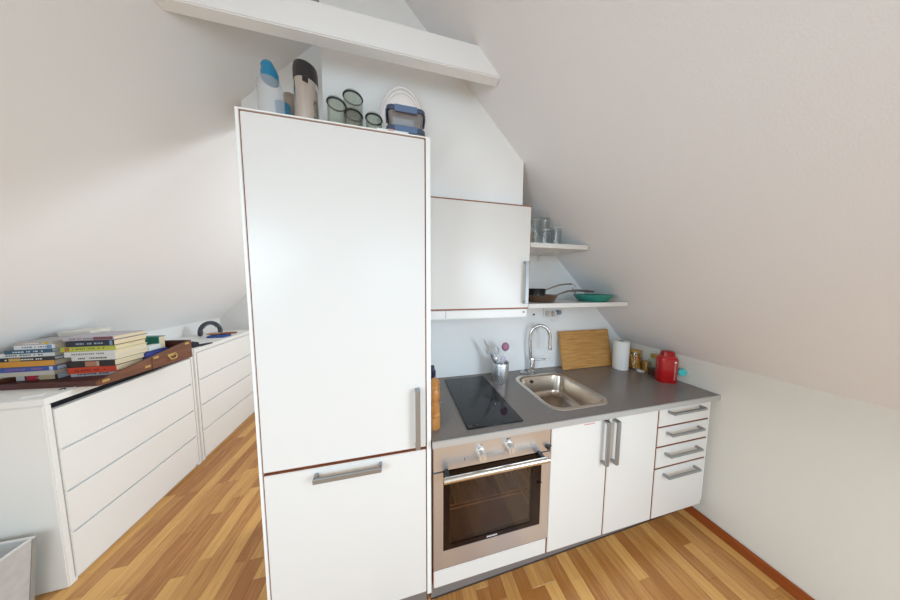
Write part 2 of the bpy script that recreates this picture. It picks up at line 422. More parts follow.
# ---- base units
ZT0 = .845
oc = thing('oven_cabinet', 'white oven housing with narrow white filler front under the oven', 'cabinet', (.3, -.3, 0))
bm = new(); box(bm, .001, .012, -.578, -.01, .14, ZT0); box(bm, .588, .5985, -.578, -.01, .14, ZT0); box(bm, .012, .588, -.03, -.01, .14, ZT0); box(bm, .012, .588, -.578, -.03, .14, .155)
obj('carcass', bm, brown_edge, oc)
d = front('filler_front', oc, .0055, .5955, .148, .2315, YF); edging(d, .0055, .5955, .148, .2315, YF)
ov = thing('oven', 'built-in stainless steel oven with dark glass door, two knobs and bar handle', 'oven', (.3, -.3, .24))
OX0, OX1 = .004, .5965
obj('control_panel', BX(OX0, OX1, -.603, -.578, .723, .8435, bev=.002, seg=2), steel, ov, label='stainless steel control panel')
bm = new()
GX0, GX1, GZ0, GZ1 = .048, .549, .333, .7185
box(bm, OX0, GX0, -.605, -.582, .2445, .7185); box(bm, GX1, OX1, -.605, -.582, .2445, .7185); box(bm, GX0, GX1, -.605, -.582, .2445, GZ0)
dr = obj('door', bm, steel, ov, label='stainless steel oven door frame')
bm = new(); t = .030; t2 = .052
box(bm, GX0, GX0+t, -.604, -.584, GZ0, GZ1); box(bm, GX1-t2, GX1, -.604, -.584, GZ0, GZ1)
box(bm, GX0+t, GX1-t2, -.604, -.584, GZ0, GZ0+.024); box(bm, GX0+t, GX1-t2, -.604, -.584, GZ1-.046, GZ1)
obj('glass_frame', bm, mat('oven_dark_glass', (26, 13, 11), 0.12, spec=.2), dr, label='black glass border of oven window')
obj('window_pane', BX(GX0+t, GX1-t2, -.602, -.598, GZ0+.024, GZ1-.046), glass_oven, dr)
bm = tube(new(), [(.042, -.652, .724), (.549, -.652, .724)], .0125, 14)
obj('handle', bm, mat('satin_steel', (214, 206, 196), .25, metal=1.0), dr, smooth=40, label='satin steel bar handle')
for a in (.052, .520): obj('handle_bracket', BX(a, a+.018, -.650, -.604, .706, .733, bev=.002), black_plastic, dr)
# badge strokes at the foot of the glass
bm = new()
xx = .262
for wd in (.006, .003, .006, .007, .006, .007, .006): box(bm, xx, xx+wd, -.6045, -.6038, .3400, .3475); xx += wd+.002
obj('badge', bm, mat('badge_silver', (205, 205, 205), .3), dr)
# cavity, rails, rack
bm = new(); cx0, cx1, cz0, cz1 = .075, .525, .30, .70
box(bm, cx0-.004, cx0, -.58, -.06, cz0, cz1); box(bm, cx1, cx1+.004, -.58, -.06, cz0, cz1); box(bm, cx0, cx1, -.064, -.06, cz0, cz1); box(bm, cx0, cx1, -.58, -.064, cz0-.004, cz0); box(bm, cx0, cx1, -.58, -.064, cz1, cz1+.004)
obj('cavity', bm, dark_enamel, ov)
for zz in (.40, .48, .56, .63):
    for a in (cx0+.006, cx1-.006): obj('side_rail', tube(new(), [(a, -.56, zz), (a, -.09, zz)], .003, 6), steel, ov)
bm = new(); tube(bm, [(cx0+.01, -.55, .49), (cx1-.01, -.55, .49), (cx1-.01, -.1, .49), (cx0+.01, -.1, .49)], .004, 6, closed=True)
for k in range(1, 12): a = cx0+.01+k*(cx1-cx0-.02)/12; tube(bm, [(a, -.55, .49), (a, -.1, .49)], .002, 5)
tube(bm, [(cx0+.01, -.55, .47), (cx1-.01, -.55, .47)], .003, 6)
obj('wire_rack', bm, mat('rack_wire', (210, 196, 168), .3, metal=.9), ov)
for a, b in ((.222, .780), (.364, .790)):
    k = lathe(new(), [(0, 0), (.0245, 0), (.0245, .006), (.0205, .008), (.0195, .032), (.0175, .036), (0, .036)], 0, 0, 24)
    bmesh.ops.rotate(k, verts=k.verts, cent=(0, 0, 0), matrix=Matrix.Rotation(pi/2, 3, 'X'))
    box(k, -.003, .003, -.039, -.03, -.015, .015)
    bmesh.ops.translate(k, verts=k.verts, vec=(a, -.603, b))
    ko = obj('knob', k, mat('knob_steel', (208, 200, 190), .38, metal=.6), ov, smooth=35)
ic = mat('print_dark', (70, 66, 64), .5)
bm = new()
box(bm, .222, .229, -.6038, -.6028, .812, .8126); box(bm, .222, .229, -.6038, -.6028, .8195, .82); box(bm, .222, .2225, -.6038, -.6028, .812, .82); box(bm, .2285, .229, -.6038, -.6028, .812, .82)
box(bm, .353, .362, -.6038, -.6028, .82, .828); box(bm, .365, .368, -.6038, -.6028, .82, .828); box(bm, .371, .373, -.6038, -.6028, .82, .828)
for k in range(9):
    a = radians(-40+k*32.5); box(bm, .364+.029*cos(a)-.001, .364+.029*cos(a)+.001, -.6038, -.6028, .790+.029*sin(a)-.001, .790+.029*sin(a)+.001)
box(bm, .145, .1475, -.6038, -.6028, .757, .770); box(bm, .148, .1495, -.6038, -.6028, .757, .762)
obj('panel_print', bm, ic, ov)['kind'] = 'stuff'
bm = BX(.566, .583, -.622, -.603, .742, .760, bev=.003); box(bm, .583, .597, -.612, -.605, .750, .754)
obj('child_lock', bm, black_plastic, ov)
bm = BX(.535, .548, -.612, -.604, .565, .569); box(bm, .530, .538, -.612, -.604, .560, .565)
obj('door_clip', bm, black_plastic, ov)

sc = thing('sink_cabinet', 'white sink base cabinet with two doors and vertical handles', 'cabinet', (.96, -.3, 0))
bm = new(); XS0, XS1 = .5995, 1.3205
box(bm, XS0, XS0+.016, -.578, -.01, .14, ZT0); box(bm, XS1-.016, XS1, -.578, -.01, .14, ZT0); box(bm, XS0+.016, XS1-.016, -.03, -.01, .14, ZT0); box(bm, XS0+.016, XS1-.016, -.578, -.03, .14, .156); box(bm, XS0+.016, XS1-.016, -.578, -.56, ZT0-.04, ZT0); box(bm, .955, .969, -.578, -.565, .156, ZT0-.04)
obj('carcass', bm, brown_edge, sc)
d1 = front('door', sc, .6045, .9575, .148, .840, YF); edging(d1, .6045, .9575, .148, .840, YF); handle(d1, .918, .938, .592, .838, YF, False)
d2 = front('door', sc, .9655, 1.3155, .148, .840, YF); edging(d2, .9655, 1.3155, .148, .840, YF); handle(d2, .984, 1.004, .588, .832, YF, False)
bm = new(); xx = .800
for wd in (.006, .002, .006, .005, .006, .004, .006, .005, .006): box(bm, xx, xx+wd, YF-.0006, YF+.001, .8215, .8255+.001*(wd > .005)); xx += wd+.0025
obj('red_print', bm, mat('print_red', (214, 80, 66), .5), d1, label='tiny red print at top of door')

dc = thing('drawer_cabinet', 'white base cabinet with four drawers beside the knee wall', 'cabinet', (1.53, -.3, 0))
bm = new(); XD0, XD1 = 1.321, 1.742
box(bm, XD0, XD0+.016, -.578, -.01, .14, ZT0); box(bm, XD1-.016, XD1, -.578, -.01, .14, ZT0); box(bm, XD0+.016, XD1-.016, -.03, -.01, .14, ZT0); box(bm, XD0+.016, XD1-.016, -.578, -.03, .14, .156)
for z in (.724, .6005, .4655): box(bm, XD0+.016, XD1-.016, -.578, -.56, z-.012, z+.012)
obj('carcass', bm, brown_edge, dc)
obj('side_panel', BX(1.7425, 1.755, -.596, -.01, .17, ZT0), body_white, dc)
for z0, z1, hz in ((.729, .839, .816), (.606, .7185, .686), (.471, .595, .556), (.148, .460, .424)):
    d = front('drawer', dc, 1.3262, 1.7405, z0, z1, YF); edging(d, 1.3262, 1.7405, z0, z1, YF)
    handle(d, 1.388, 1.655, hz-.01, hz+.01, YF, True, out=.034, wid=.014)

kb = thing('kickboard', 'long grey plinth board under the base cabinets', 'plinth', (.88, -.53, 0))
obj('board', prism_xy(new(), [(0, -.541), (1.768, -.506), (1.768, -.492), (0, -.527)], 0, .138), plinth_grey, kb)
obj('floor_seal', prism_xy(new(), [(0, -.543), (1.768, -.508), (1.768, -.506), (0, -.541)], 0, .008), mat('seal_dark', (58, 48, 42), .6), kb)
# ---- worktop with sink cut-out
wt = thing('worktop', 'dark grey laminate kitchen worktop with pale front edge', 'worktop', (.9, -.3, .85))
SX0, SX1, SY0, SY1 = .652, 1.062, -.55, -.105
CZ = .88
bm = new()
outer = [(-.003, -.616), (1.785, -.616), (1.785, -.001), (-.003, -.001)]
inner = rrect(SX0+.018, SX1-.018, SY0+.018, SY1-.018, .07)
vo = [bm.verts.new((x, y, CZ)) for x, y in outer]; vi = [bm.verts.new((x, y, CZ)) for x, y in inner]
ed = [bm.edges.new((vo[i], vo[(i+1) % 4])) for i in range(4)] + [bm.edges.new((vi[i], vi[(i+1) % len(vi)])) for i in range(len(vi))]
bmesh.ops.triangle_fill(bm, edges=ed, use_beauty=True, normal=(0, 0, 1))
r = bmesh.ops.extrude_face_region(bm, geom=list(bm.faces))
for v in [g for g in r['geom'] if isinstance(g, bmesh.types.BMVert)]: v.co.z = .851
obj('top', bm, counter_top, wt)
obj('front_edge', BX(-.003, 1.785, -.6225, -.616, .8495, .8805, bev=.0015, seg=2), counter_edge, wt, label='pale grey front edge strip')

# ---- sink
sk = thing('sink', 'stainless steel inset sink bowl with rounded rim in the worktop', 'sink', (.857, -.33, .72))
def loop(off, r, z): return [(x, y, z) for x, y in rrect(SX0+off, SX1-off, SY0+off, SY1-off, r)]
bm = new()
loft(bm, [loop(.0, .085, CZ+.0005), loop(.003, .083, CZ+.004), loop(.014, .075, CZ+.005), loop(.024, .068, CZ+.002), loop(.030, .065, CZ-.012), loop(.036, .062, CZ-.11), loop(.046, .058, CZ-.135), loop(.072, .045, CZ-.147), loop(.13, .03, CZ-.149)], cap0=False, cap1=True)
obj('bowl', bm, steel_sink, sk, smooth=60)
obj('rim', loft(new(), [loop(-.001, .086, CZ+.0006), loop(.004, .083, CZ+.0048), loop(.016, .075, CZ+.0058), loop(.022, .070, CZ+.0035)], False, False), mat('rim_steel', (214, 208, 200), .3, metal=.9), sk, smooth=60, label='paler polished rim')
bm = lathe(new(), [(.038, CZ-.1488), (.038, CZ-.1475), (.03, CZ-.147), (.024, CZ-.148), (0, CZ-.148)], .80, -.24, 24)
dn = obj('drain', bm, steel, sk, smooth=40)
obj('drain_grate', lathe(new(), [(.012, CZ-.1478), (.012, CZ-.1465), (0, CZ-.146)], .80, -.24, 16), black_plastic, dn)
bm = lathe(new(), [(0, 0), (.012, 0), (.012, .003), (.006, .003), (0, .002)], 0, 0, 18)
bmesh.ops.rotate(bm, verts=bm.verts, cent=(0, 0, 0), matrix=Matrix.Rotation(pi/2, 3, 'X')); bmesh.ops.translate(bm, verts=bm.verts, vec=(.80, -.138, CZ-.035))
obj('overflow', bm, black_plastic, sk)

# ---- faucet
fa = thing('faucet', 'chrome kitchen mixer tap with tall gooseneck spout beside sink', 'tap', (.866, -.06, CZ))
FX, FY = .852, -.056
obj('body', lathe(new(), [(0, CZ), (.028, CZ), (.028, CZ+.006), (.022, CZ+.012), (.021, CZ+.10), (.017, CZ+.112), (0, CZ+.112)], FX, FY, 24), chrome, fa, smooth=40)
dx, dy = .92, -.39
pts = [(FX-.012, FY, CZ+.10), (FX-.020, FY, CZ+.18)]
for k in range(13):
    a = pi - pi*k/12*1.06; R = .072
    pts.append((FX-.024+dx*(R+R*cos(a)), FY+dy*(R+R*cos(a)), CZ+.275+.092*sin(a)))
e = Vector(pts[-1]); pts.append((e.x+.002, e.y-.001, e.z-.06))
pts = [Vector(p) for p in pts]
obj('spout', tube(new(), pts, .0125, 14), chrome, fa, smooth=50)
e = pts[-1]; obj('aerator', lathe(new(), [(0, e.z-.014), (.0135, e.z-.014), (.0145, e.z+.01), (0, e.z+.01)], e.x, e.y, 16), chrome, fa, smooth=40)
obj('lever', tube(new(), [(FX+.015, FY-.008, CZ+.094), (FX+.055, FY-.03, CZ+.105), (FX+.105, FY-.045, CZ+.108)], [.0075, .0065, .006], 10), chrome, fa, smooth=50)
# stopper left of tap
tag(obj('drain_stopper', lathe(new(), [(0, CZ), (.024, CZ), (.026, CZ+.006), (.014, CZ+.012), (.006, CZ+.02), (0, CZ+.021)], .782, -.058, 20), steel, smooth=40), 'small steel drain stopper lying left of the tap', 'drain stopper')

# ---- cooktop
ck = thing('cooktop', 'narrow black glass induction hob set in the worktop', 'cooktop', (.31, -.315, CZ))
obj('glass', BX(.166, .457, -.580, -.050, CZ, CZ+.006, bev=.002, seg=2), black_glass, ck)
bm = new()
def ring(bm, cx, cy, r0, r1, z):
    n = 40; a = [bm.verts.new((cx+r0*cos(2*pi*i/n), cy+r0*sin(2*pi*i/n), z)) for i in range(n)]; b = [bm.verts.new((cx+r1*cos(2*pi*i/n), cy+r1*sin(2*pi*i/n), z)) for i in range(n)]
    for i in range(n): bm.faces.new((a[i], a[(i+1) % n], b[(i+1) % n], b[i]))
zone = mat('hob_print', (62, 64, 68), .25)
for cy, r in ((-.20, .072), (-.40, .09)):
    bm = new(); ring(bm, .312, cy, r-.0015, r, CZ+.0063); obj('cooking_zone', bm, zone, ck)
bm = new()
for k in range(5): box(bm, .215+.045*k, .215+.045*k+.012, -.560, -.556, CZ+.006, CZ+.0064); box(bm, .219+.045*k, .223+.045*k, -.552, -.548, CZ+.006, CZ+.0064)
box(bm, .18, .192, -.566, -.556, CZ+.006, CZ+.0064)
obj('touch_controls', bm, zone, ck)['kind'] = 'stuff'

# ---- wall cabinet, light rail
uc = thing('wall_cabinet', 'white wall cabinet with one door above the hob', 'cabinet', (.3, -.18, 1.41))
YU = -.372
obj('carcass', BX(.0, .596, YU+.019, -.003, 1.4135, 1.994), body_white, uc)
d = obj('door', BX(.0155, .598, YU, YU+.018, 1.421, 1.990, bev=.002, seg=2), front_white, uc); edging(d, .0155, .598, 1.421, 1.990, YU)
handle(d, .558, .580, 1.445, 1.685, YU, False, out=.03)
obj('top_edge', BX(.0, .599, YU+.002, YU+.02, 1.9925, 1.9965), brown_edge, uc)
obj('bottom_edge', BX(.0, .599, YU+.003, YU+.019, 1.413, 1.4185), brown_edge, uc)
lr = thing('under_cabinet_light', 'slim white light fitting under the wall cabinet', 'light fitting', (.3, -.33, 1.37))
obj('housing', BX(.002, .596, -.365, -.30, 1.368, 1.412, bev=.003, seg=2), white_plastic, lr)
obj('diffuser', BX(.02, .578, -.36, -.306, 1.364, 1.368), mat('diffuser_plastic', (225, 232, 232), .5), lr)
obj('cover_joint', BX(.107, .109, -.3656, -.33, 1.370, 1.411), plinth_grey, lr)
k = lathe(new(), [(0, 0), (.005, 0), (.005, .003), (0, .003)], 0, 0, 12); bmesh.ops.rotate(k, verts=k.verts, cent=(0, 0, 0), matrix=Matrix.Rotation(pi/2, 3, 'X')); bmesh.ops.translate(k, verts=k.verts, vec=(.573, -.365, 1.394))
obj('switch', k, plinth_grey, lr)
# backsplash board left of the tap (slightly proud of the wall)
tag(obj('splashback', BX(0, .828, -.008, -.0005, CZ+.0005, 1.4, bev=.001), splash_white), 'smooth white splashback board behind hob and tap', 'splashback')
tag(obj('wall_hole', lathe(new(), [(0, 0), (.008, 0), (.008, .004), (0, .005)], 0, 0, 12), black_plastic), 'small wall hole under lower shelf, drawn as a black disc', 'wall hole')  # black disc put in for the dark of a wall hole
o = bpy.data.objects['wall_hole']; o.rotation_euler = (pi/2, 0, 0); o.location = (.893, 0, 1.318)

# ---- shelves
def shelf(x1, zt, label):
    s = thing('wall_shelf', label, 'shelf', ((.6+x1)/2, -.165, zt-.028), group='white wall shelves')
    obj('board', BX(.6, x1, -.33, -.003, zt-.028, zt, bev=.0015), front_white, s)
    for a in (.72, x1-.12):
        bm = BX(a-.012, a+.012, -.20, -.003, zt-.033, zt-.028); box(bm, a-.012, a+.012, -.007, -.003, zt-.07, zt-.033)
        if a < x1-.2 or True: obj('bracket', bm, white_plastic, s)
shelf(1.040, 1.804, 'upper short white wall shelf holding drinking glasses')
shelf(1.392, 1.437, 'lower longer white wall shelf holding pans and a teal plate')

# sockets and plugs under the lower shelf
so = thing('power_socket', 'white double wall socket with plugs under the lower shelf', 'socket', (1.05, 0, 1.30))
obj('plate', BX(.975, 1.125, -.012, -.0005, 1.295, 1.375, bev=.003, seg=2), white_plastic, so)
for a in (1.005, 1.055):
    bm = BX(a-.017, a+.017, -.05, -.012, 1.305, 1.345, bev=.008, seg=2)
    obj('plug', bm, mat('cream_plastic', (214, 210, 198), .4), so)
obj('cord', tube(new(), [(1.005, -.045, 1.306), (1.01, -.05, 1.285), (1.03, -.045, 1.268), (1.055, -.045, 1.27), (1.075, -.045, 1.29), (1.09, -.03, 1.315), (1.12, -.02, 1.34), (1.135, -.015, 1.36)], .003, 8), white_plastic, so, smooth=60)
obj('adapter', BX(1.082, 1.112, -.045, -.012, 1.318, 1.348, bev=.004), mat('blue_grey_plastic', (120, 140, 168), .5), so)

# ------------------------------------------------------------------ drinking glasses on the upper shelf
Z1 = 1.804
def tumbler(name, label, x, y, z, r0, r1, h, gm=glass, handle_side=False, inverted=False, group='drinking glasses on the upper shelf'):
    prof = [(0, 0), (r0*.96, 0), (r0, .004), (r1, h), (r1-.002, h), (r0-.003, .010), (0, .009)]
    if inverted: prof = [(a, h-b) for a, b in prof][::-1]
    t = thing(name, label, 'glass', (x, y, z), group=group)
    obj('glass_body', lathe(new(), prof, 0, 0, 22), gm, t, world=False, smooth=50)
    bm = new(); rr = r1 if not inverted else r0; zz = h
    pts = [(rr*.985*cos(2*pi*i/22), rr*.985*sin(2*pi*i/22), zz-.001) for i in range(22)]
    obj('rim', tube(bm, pts, .0018, 6, closed=True), glass_rim_glint, t, world=False, smooth=60)
    bz = .003 if not inverted else .002; rb = r0 if not inverted else r1
    obj('foot_ring', tube(new(), [(rb*.97*cos(2*pi*i/22), rb*.97*sin(2*pi*i/22), bz) for i in range(22)], .0022, 6, closed=True), glass_rim_glint, t, world=False, smooth=60)
    if handle_side:
        rm = (r0+r1)/2
        obj('handle', tube(new(), [(rm-.002, 0, h*.78), (rm+.025, 0, h*.74), (rm+.032, 0, h*.5), (rm+.022, 0, h*.25), (rm-.002, 0, h*.2)], .0045, 8), glass_green, t, world=False, smooth=60)
    return t
tumbler('drinking_glass', 'tall tapered glass at cabinet side of upper shelf, front', .715, -.235, Z1, .030, .036, .155)
tumbler('drinking_glass', 'clear tumbler second from wall cabinet, carrying another upturned glass', .815, -.20, Z1, .030, .036, .108)
tumbler('drinking_glass', 'upturned glass stacked on another tumbler on upper shelf', .815, -.20, Z1+.109, .029, .030, .085, inverted=True)
tumbler('drinking_glass', 'straight glass right of the stacked tumblers on upper shelf', .902, -.20, Z1, .031, .035, .125)
# wine glass behind
t = thing('wine_glass', 'stemmed glass tucked beside the wall cabinet on upper shelf', 'glass', (.715, -.135, Z1), group='drinking glasses on the upper shelf')
obj('glass_body', lathe(new(), [(0, 0), (.034, 0), (.033, .003), (.006, .008), (.004, .09), (.012, .1), (.034, .13), (.038, .17), (.034, .215), (.032, .215), (.036, .17), (.03, .133), (0, .104)], 0, 0, 22), glass, t, world=False, smooth=50)
tumbler('drinking_glass', 'glass with amber dregs beside wall cabinet at back of upper shelf',   .79, -.085, Z1, .028, .034, .12, gm=thinglass('amber_glass', (.95, .82, .55), .12))
tumbler('glass_mug', 'small glass cup with handle, rightmost on upper shelf', .955, -.145, Z1, .018, .022, .045, handle_side=True)

# ------------------------------------------------------------------ pans and plate on the lower shelf
Z2 = 1.437
fp = thing('frying_pan', 'brown-sided steel frying pan with long handle on lower shelf', 'pan', (.80, -.20, Z2))
obj('pan_body', lathe(new(), [(0, 0), (.082, 0), (.088, .004), (.110, .046), (.112, .048), (.109, .048), (.086, .008), (0, .006)], 0, 0, 36), mat('pan_bronze', (140, 116, 98), .22, metal=.9), fp, world=False, smooth=45)
obj('handle', tube(new(), [(.106, -.005, .036), (.15, -.012, .056), (.20, -.02, .072), (.27, -.03, .078), (.34, -.045, .074), (.385, -.05, .070)], [.008, .009, .012, .014, .014, .011], 10, flat=.6), mat('handle_steel', (150, 142, 134), .3, metal=.9), fp, world=False, smooth=50)
obj('rivet_plate', BX(.098, .124, -.02, .012, .026, .042, bev=.003), chrome, fp, world=False)
sp = thing('saucepan', 'small black saucepan with arched handle resting in the frying pan', 'saucepan', (.765, -.19, Z2+.009))
obj('pot_body', lathe(new(), [(0, 0), (.060, 0), (.066, .005), (.068, .078), (.0665, .080), (.065, .078), (.063, .008), (0, .006)], 0, 0, 32), mat('pan_black', (24, 24, 28), .22, metal=.3), sp, world=False, smooth=45)
obj('handle', tube(new(), [(.064, 0, .060), (.085, -.002, .072), (.13, -.005, .088), (.18, -.008, .104), (.235, -.012, .112), (.28, -.014, .113)], [.0045, .0045, .005, .005, .005, .005], 8), mat('handle_bronze', (150, 132, 118), .35, metal=.8), sp, world=False, smooth=50)
obj('hanging_loop', tube(new(), [(.272, -.014, .113), (.305, -.016, .105), (.318, -.018, .08), (.308, -.018, .045), (.295, -.016, .05), (.29, -.014, .09)], .003, 8), chrome, sp, world=False, smooth=60)
pl = thing('plate_stack', 'teal green shallow dish at sloped end of lower shelf', 'dish', (1.208, -.225, Z2))
obj('dish', lathe(new(), [(0, 0), (.085, 0), (.090, .003), (.116, .034), (.124, .043), (.125, .047), (.121, .048), (.112, .040), (.086, .010), (0, .008)], 0, 0, 40), mat('teal_glaze', (46, 134, 120), .3), pl, world=False, smooth=45)
pl.name = 'teal_dish'

# ------------------------------------------------------------------ things on the worktop
uh = thing('utensil_holder', 'perforated stainless steel utensil cup between hob and sink', 'utensil holder', (.547, -.142, CZ))
obj('cup', lathe(new(), [(0, 0), (.054, 0), (.056, .003), (.056, .134), (.0545, .136), (.053, .134), (.053, .006), (0, .005)], 0, 0, 32), steel, uh, world=False, smooth=45)
hole = mat('hole_dark', (30, 26, 24), .8)
bm = new()
for row in range(7):
    for k in range(20):
        a = 2*pi*(k+.5*(row % 2))/20; z = .024+.015*row; c, s = cos(a), sin(a); R = .0563; h = .0032
        vs = []
        for j in range(6):
            b = 2*pi*j/6; vs.append(bm.verts.new((R*c - s*h*cos(b), R*s + c*h*cos(b), z+h*sin(b))))
        bm.faces.new(vs)
o = obj('perforation', bm, hole, uh, world=False); o['kind'] = 'stuff'
def utensil(name, label, base, tip, head, material, r=.0045):
    t = thing(name, label, 'utensil', base, group='utensils in the steel cup'); b = Vector(base); d = Vector(tip)-b
    return t, b, d
t, b, d = utensil('kitchen_knife', 'knife with grey blade pointing up left from the utensil cup', (.572, -.127, CZ+.008), (.430, -.122, 1.185), None, None)
u = d.normalized(); side = u.cross(Vector((0, 1, 0))).normalized()
bm = new(); L = d.length
def flat(bm, prof, th):
    a = [bm.verts.new(u*s + side*wd + Vector((0, -th, 0))) for s, wd in prof]; c = [bm.verts.new(u*s + side*wd + Vector((0, th, 0))) for s, wd in prof]
    bm.faces.new(a); bm.faces.new(c[::-1]); n = len(prof)
    for i in range(n): bm.faces.new((a[i], c[i], c[(i+1) % n], a[(i+1) % n]))
flat(bm, [(.13, -.014), (L*.75, -.013), (L, .006), (L*.9, .012), (.13, .014)], .001)
obj('blade', bm, mat('blade_steel', (176, 180, 184), .25, metal=.8), t, world=False)
bm = new(); flat(bm, [(0, -.010), (.13, -.012), (.13, .012), (0, .010)], .007)
obj('handle', bm, black_plastic, t, world=False)
def spoon(name, label, base, tip, headr, flatr, material, hm, thk=.007):
    t, b, d = utensil(name, label, base, tip, None, None); u = d.normalized(); L = d.length
    obj('handle', tube(new(), [(0, 0, 0), d*(1-headr/L)], .0045, 8), material, t, world=False, smooth=60)
    bm = new(); bmesh.ops.create_uvsphere(bm, u_segments=16, v_segments=10, radius=1)
    for v in bm.verts: v.co = Vector((v.co.x*headr*flatr, v.co.y*thk, v.co.z*headr))
    bmesh.ops.translate(bm, verts=bm.verts, vec=d)
    obj('head', bm, hm, t, world=False, smooth=60)
wp = white_plastic
spoon('brush', 'pink and white round dish brush standing in the utensil cup', (.542, -.152, CZ+.008), (.582, -.140, 1.120), .031, .9, wp, mat('pink_plastic', (168, 112, 140), .5), .02)
spoon('spatula', 'pale grey spatula in the utensil cup behind the pink brush', (.540, -.112, CZ+.008), (.538, -.092, 1.080), .028, .8, wp, mat('pale_plastic', (205, 205, 212), .4))
spoon('serving_spoon', 'white plastic spoon at right of the utensil cup', (.560, -.160, CZ+.008), (.548, -.180, 1.050), .024, .7, wp, mat('lilac_plastic', (196, 186, 205), .4))
spoon('ladle', 'steel spoon leaning low at left of the utensil cup', (.527, -.165, CZ+.008), (.502, -.165, 1.045), .02, .8, steel, steel)

# cutting board leaning on wall
cb = thing('cutting_board', 'bamboo cutting board leaning upright against wall behind sink', 'cutting board', (1.355, -.079, CZ))
bm = BX(-.243, .243, -.009, .009, 0, .302, bev=.004, seg=2)
bmesh.ops.rotate(bm, verts=bm.verts, cent=(0, 0, 0), matrix=Matrix.Rotation(-.205, 3, 'X'))
lo = min(v.co.z for v in bm.verts); bmesh.ops.translate(bm, verts=bm.verts, vec=(0, 0, -lo))
obj('board', bm, bamboo, cb, world=False)

kr = thing('kitchen_roll', 'white kitchen paper roll standing beside cutting board', 'paper roll', (1.600, -.146, CZ))
obj('paper', lathe(new(), [(.02, 0), (.0515, 0), (.053, .003), (.053, .223), (.0515, .226), (.02, .226), (.02, 0)], 0, 0, 36), paper_white, kr, world=False, smooth=45)
obj('core', lathe(new(), [(.0195, .001), (.0195, .2255), (.018, .2255), (.018, .001), (.0195, .001)], 0, 0, 20), mat('cardboard', (178, 160, 138), .8), kr, world=False, smooth=45)

# amber patterned jar
aj = thing('candy_jar', 'clear jar packed with orange and yellow sweets beside kitchen roll', 'jar', (1.722, -.165, CZ))
obj('jar_body', lathe(new(), [(0, 0), (.043, 0), (.046, .004), (.046, .105), (.042, .122), (.040, .135), (.038, .135), (.040, .12), (.044, .1), (.044, .006), (0, .004)], 0, 0, 28), glass, aj, world=False, smooth=45)
bm = new(); rr = random.Random(5); cols = [(232, 146, 24), (240, 180, 44), (222, 104, 20), (244, 206, 96)]
cm = [mat('sweet_%d' % i, c, .35) for i, c in enumerate(cols)]
pieces = []
for zi in range(6):
    for k in range(12):
        a = 2*pi*k/12+zi*.4; R = .033 + rr.random()*.003
        pieces.append((R*cos(a), R*sin(a), .012+zi*.018+rr.random()*.004))
    for k in range(5):
        a = 2*pi*k/5+zi; pieces.append((.016*cos(a), .016*sin(a), .012+zi*.018))
for ci in range(4):
    bm = new()
    for q, p in enumerate(pieces):
        if q % 4 != ci: continue
        r = bmesh.ops.create_icosphere(bm, subdivisions=1, radius=.0095)
        bmesh.ops.translate(bm, verts=r['verts'], vec=p)
    o = obj('sweets', bm, cm[ci], aj, world=False, smooth=80); o['kind'] = 'stuff'
obj('lid', lathe(new(), [(0, .136), (.041, .136), (.042, .139), (.041, .147), (0, .148)], 0, 0, 24), mat('lid_amber', (206, 150, 60), .4), aj, world=False, smooth=40)
hb = thing('honey_jar', 'small low jar of yellow honey between sweets jar and glass jar', 'jar', (1.742, -.238, CZ))
obj('jar_body', lathe(new(), [(0, 0), (.024, 0), (.027, .004), (.027, .055), (.023, .064), (.021, .064), (.025, .054), (.025, .005), (0, .004)], 0, 0, 22), thinglass('honey_glass', (.9, .66, .18), .1, .05, (200, 150, 40), .4), hb, world=False, smooth=45)
obj('lid', lathe(new(), [(0, .064), (.026, .064), (.026, .078), (0, .079)], 0, 0, 22), mat('lid_gold', (190, 152, 70), .35, metal=.5), hb, world=False, smooth=40)
tag(obj('jar_lid', lathe(new(), [(0, CZ), (.026, CZ), (.027, CZ+.003), (.026, CZ+.009), (0, CZ+.010)], 1.700, -.228, 24), white_plastic, smooth=40), 'round white lid lying in front of the honey jar', 'lid')
gj = thing('preserve_jar', 'square-shouldered glass jar with golden lid left of red canister', 'jar', (1.736, -.305, CZ))
bm = loft(new(), [[(x, y, z) for x, y in rrect(-o_, o_, -o_, o_, r_)] for o_, r_, z in ((.034, .012, 0), (.037, .014, .004), (.037, .014, .108), (.030, .02, .122), (.029, .02, .13))])
obj('jar_body', bm, glass_green, gj, world=False, smooth=45)
obj('contents', loft(new(), [[(x, y, z) for x, y in rrect(-.0335, .0335, -.0335, .0335, .012)] for z in (.005, .04)]), mat('dark_red_preserve', (96, 36, 20), .4), gj, world=False, smooth=45)
obj('paper_label', BX(-.026, .026, -.0378, -.0371, .045, .10), mat('label_paper', (190, 172, 158), .7), gj, world=False)
obj('lid', lathe(new(), [(0, .130), (.034, .130), (.035, .134), (.034, .152), (0, .153)], 0, 0, 28), mat('lid_gold', (190, 152, 70)), gj, world=False, smooth=40)
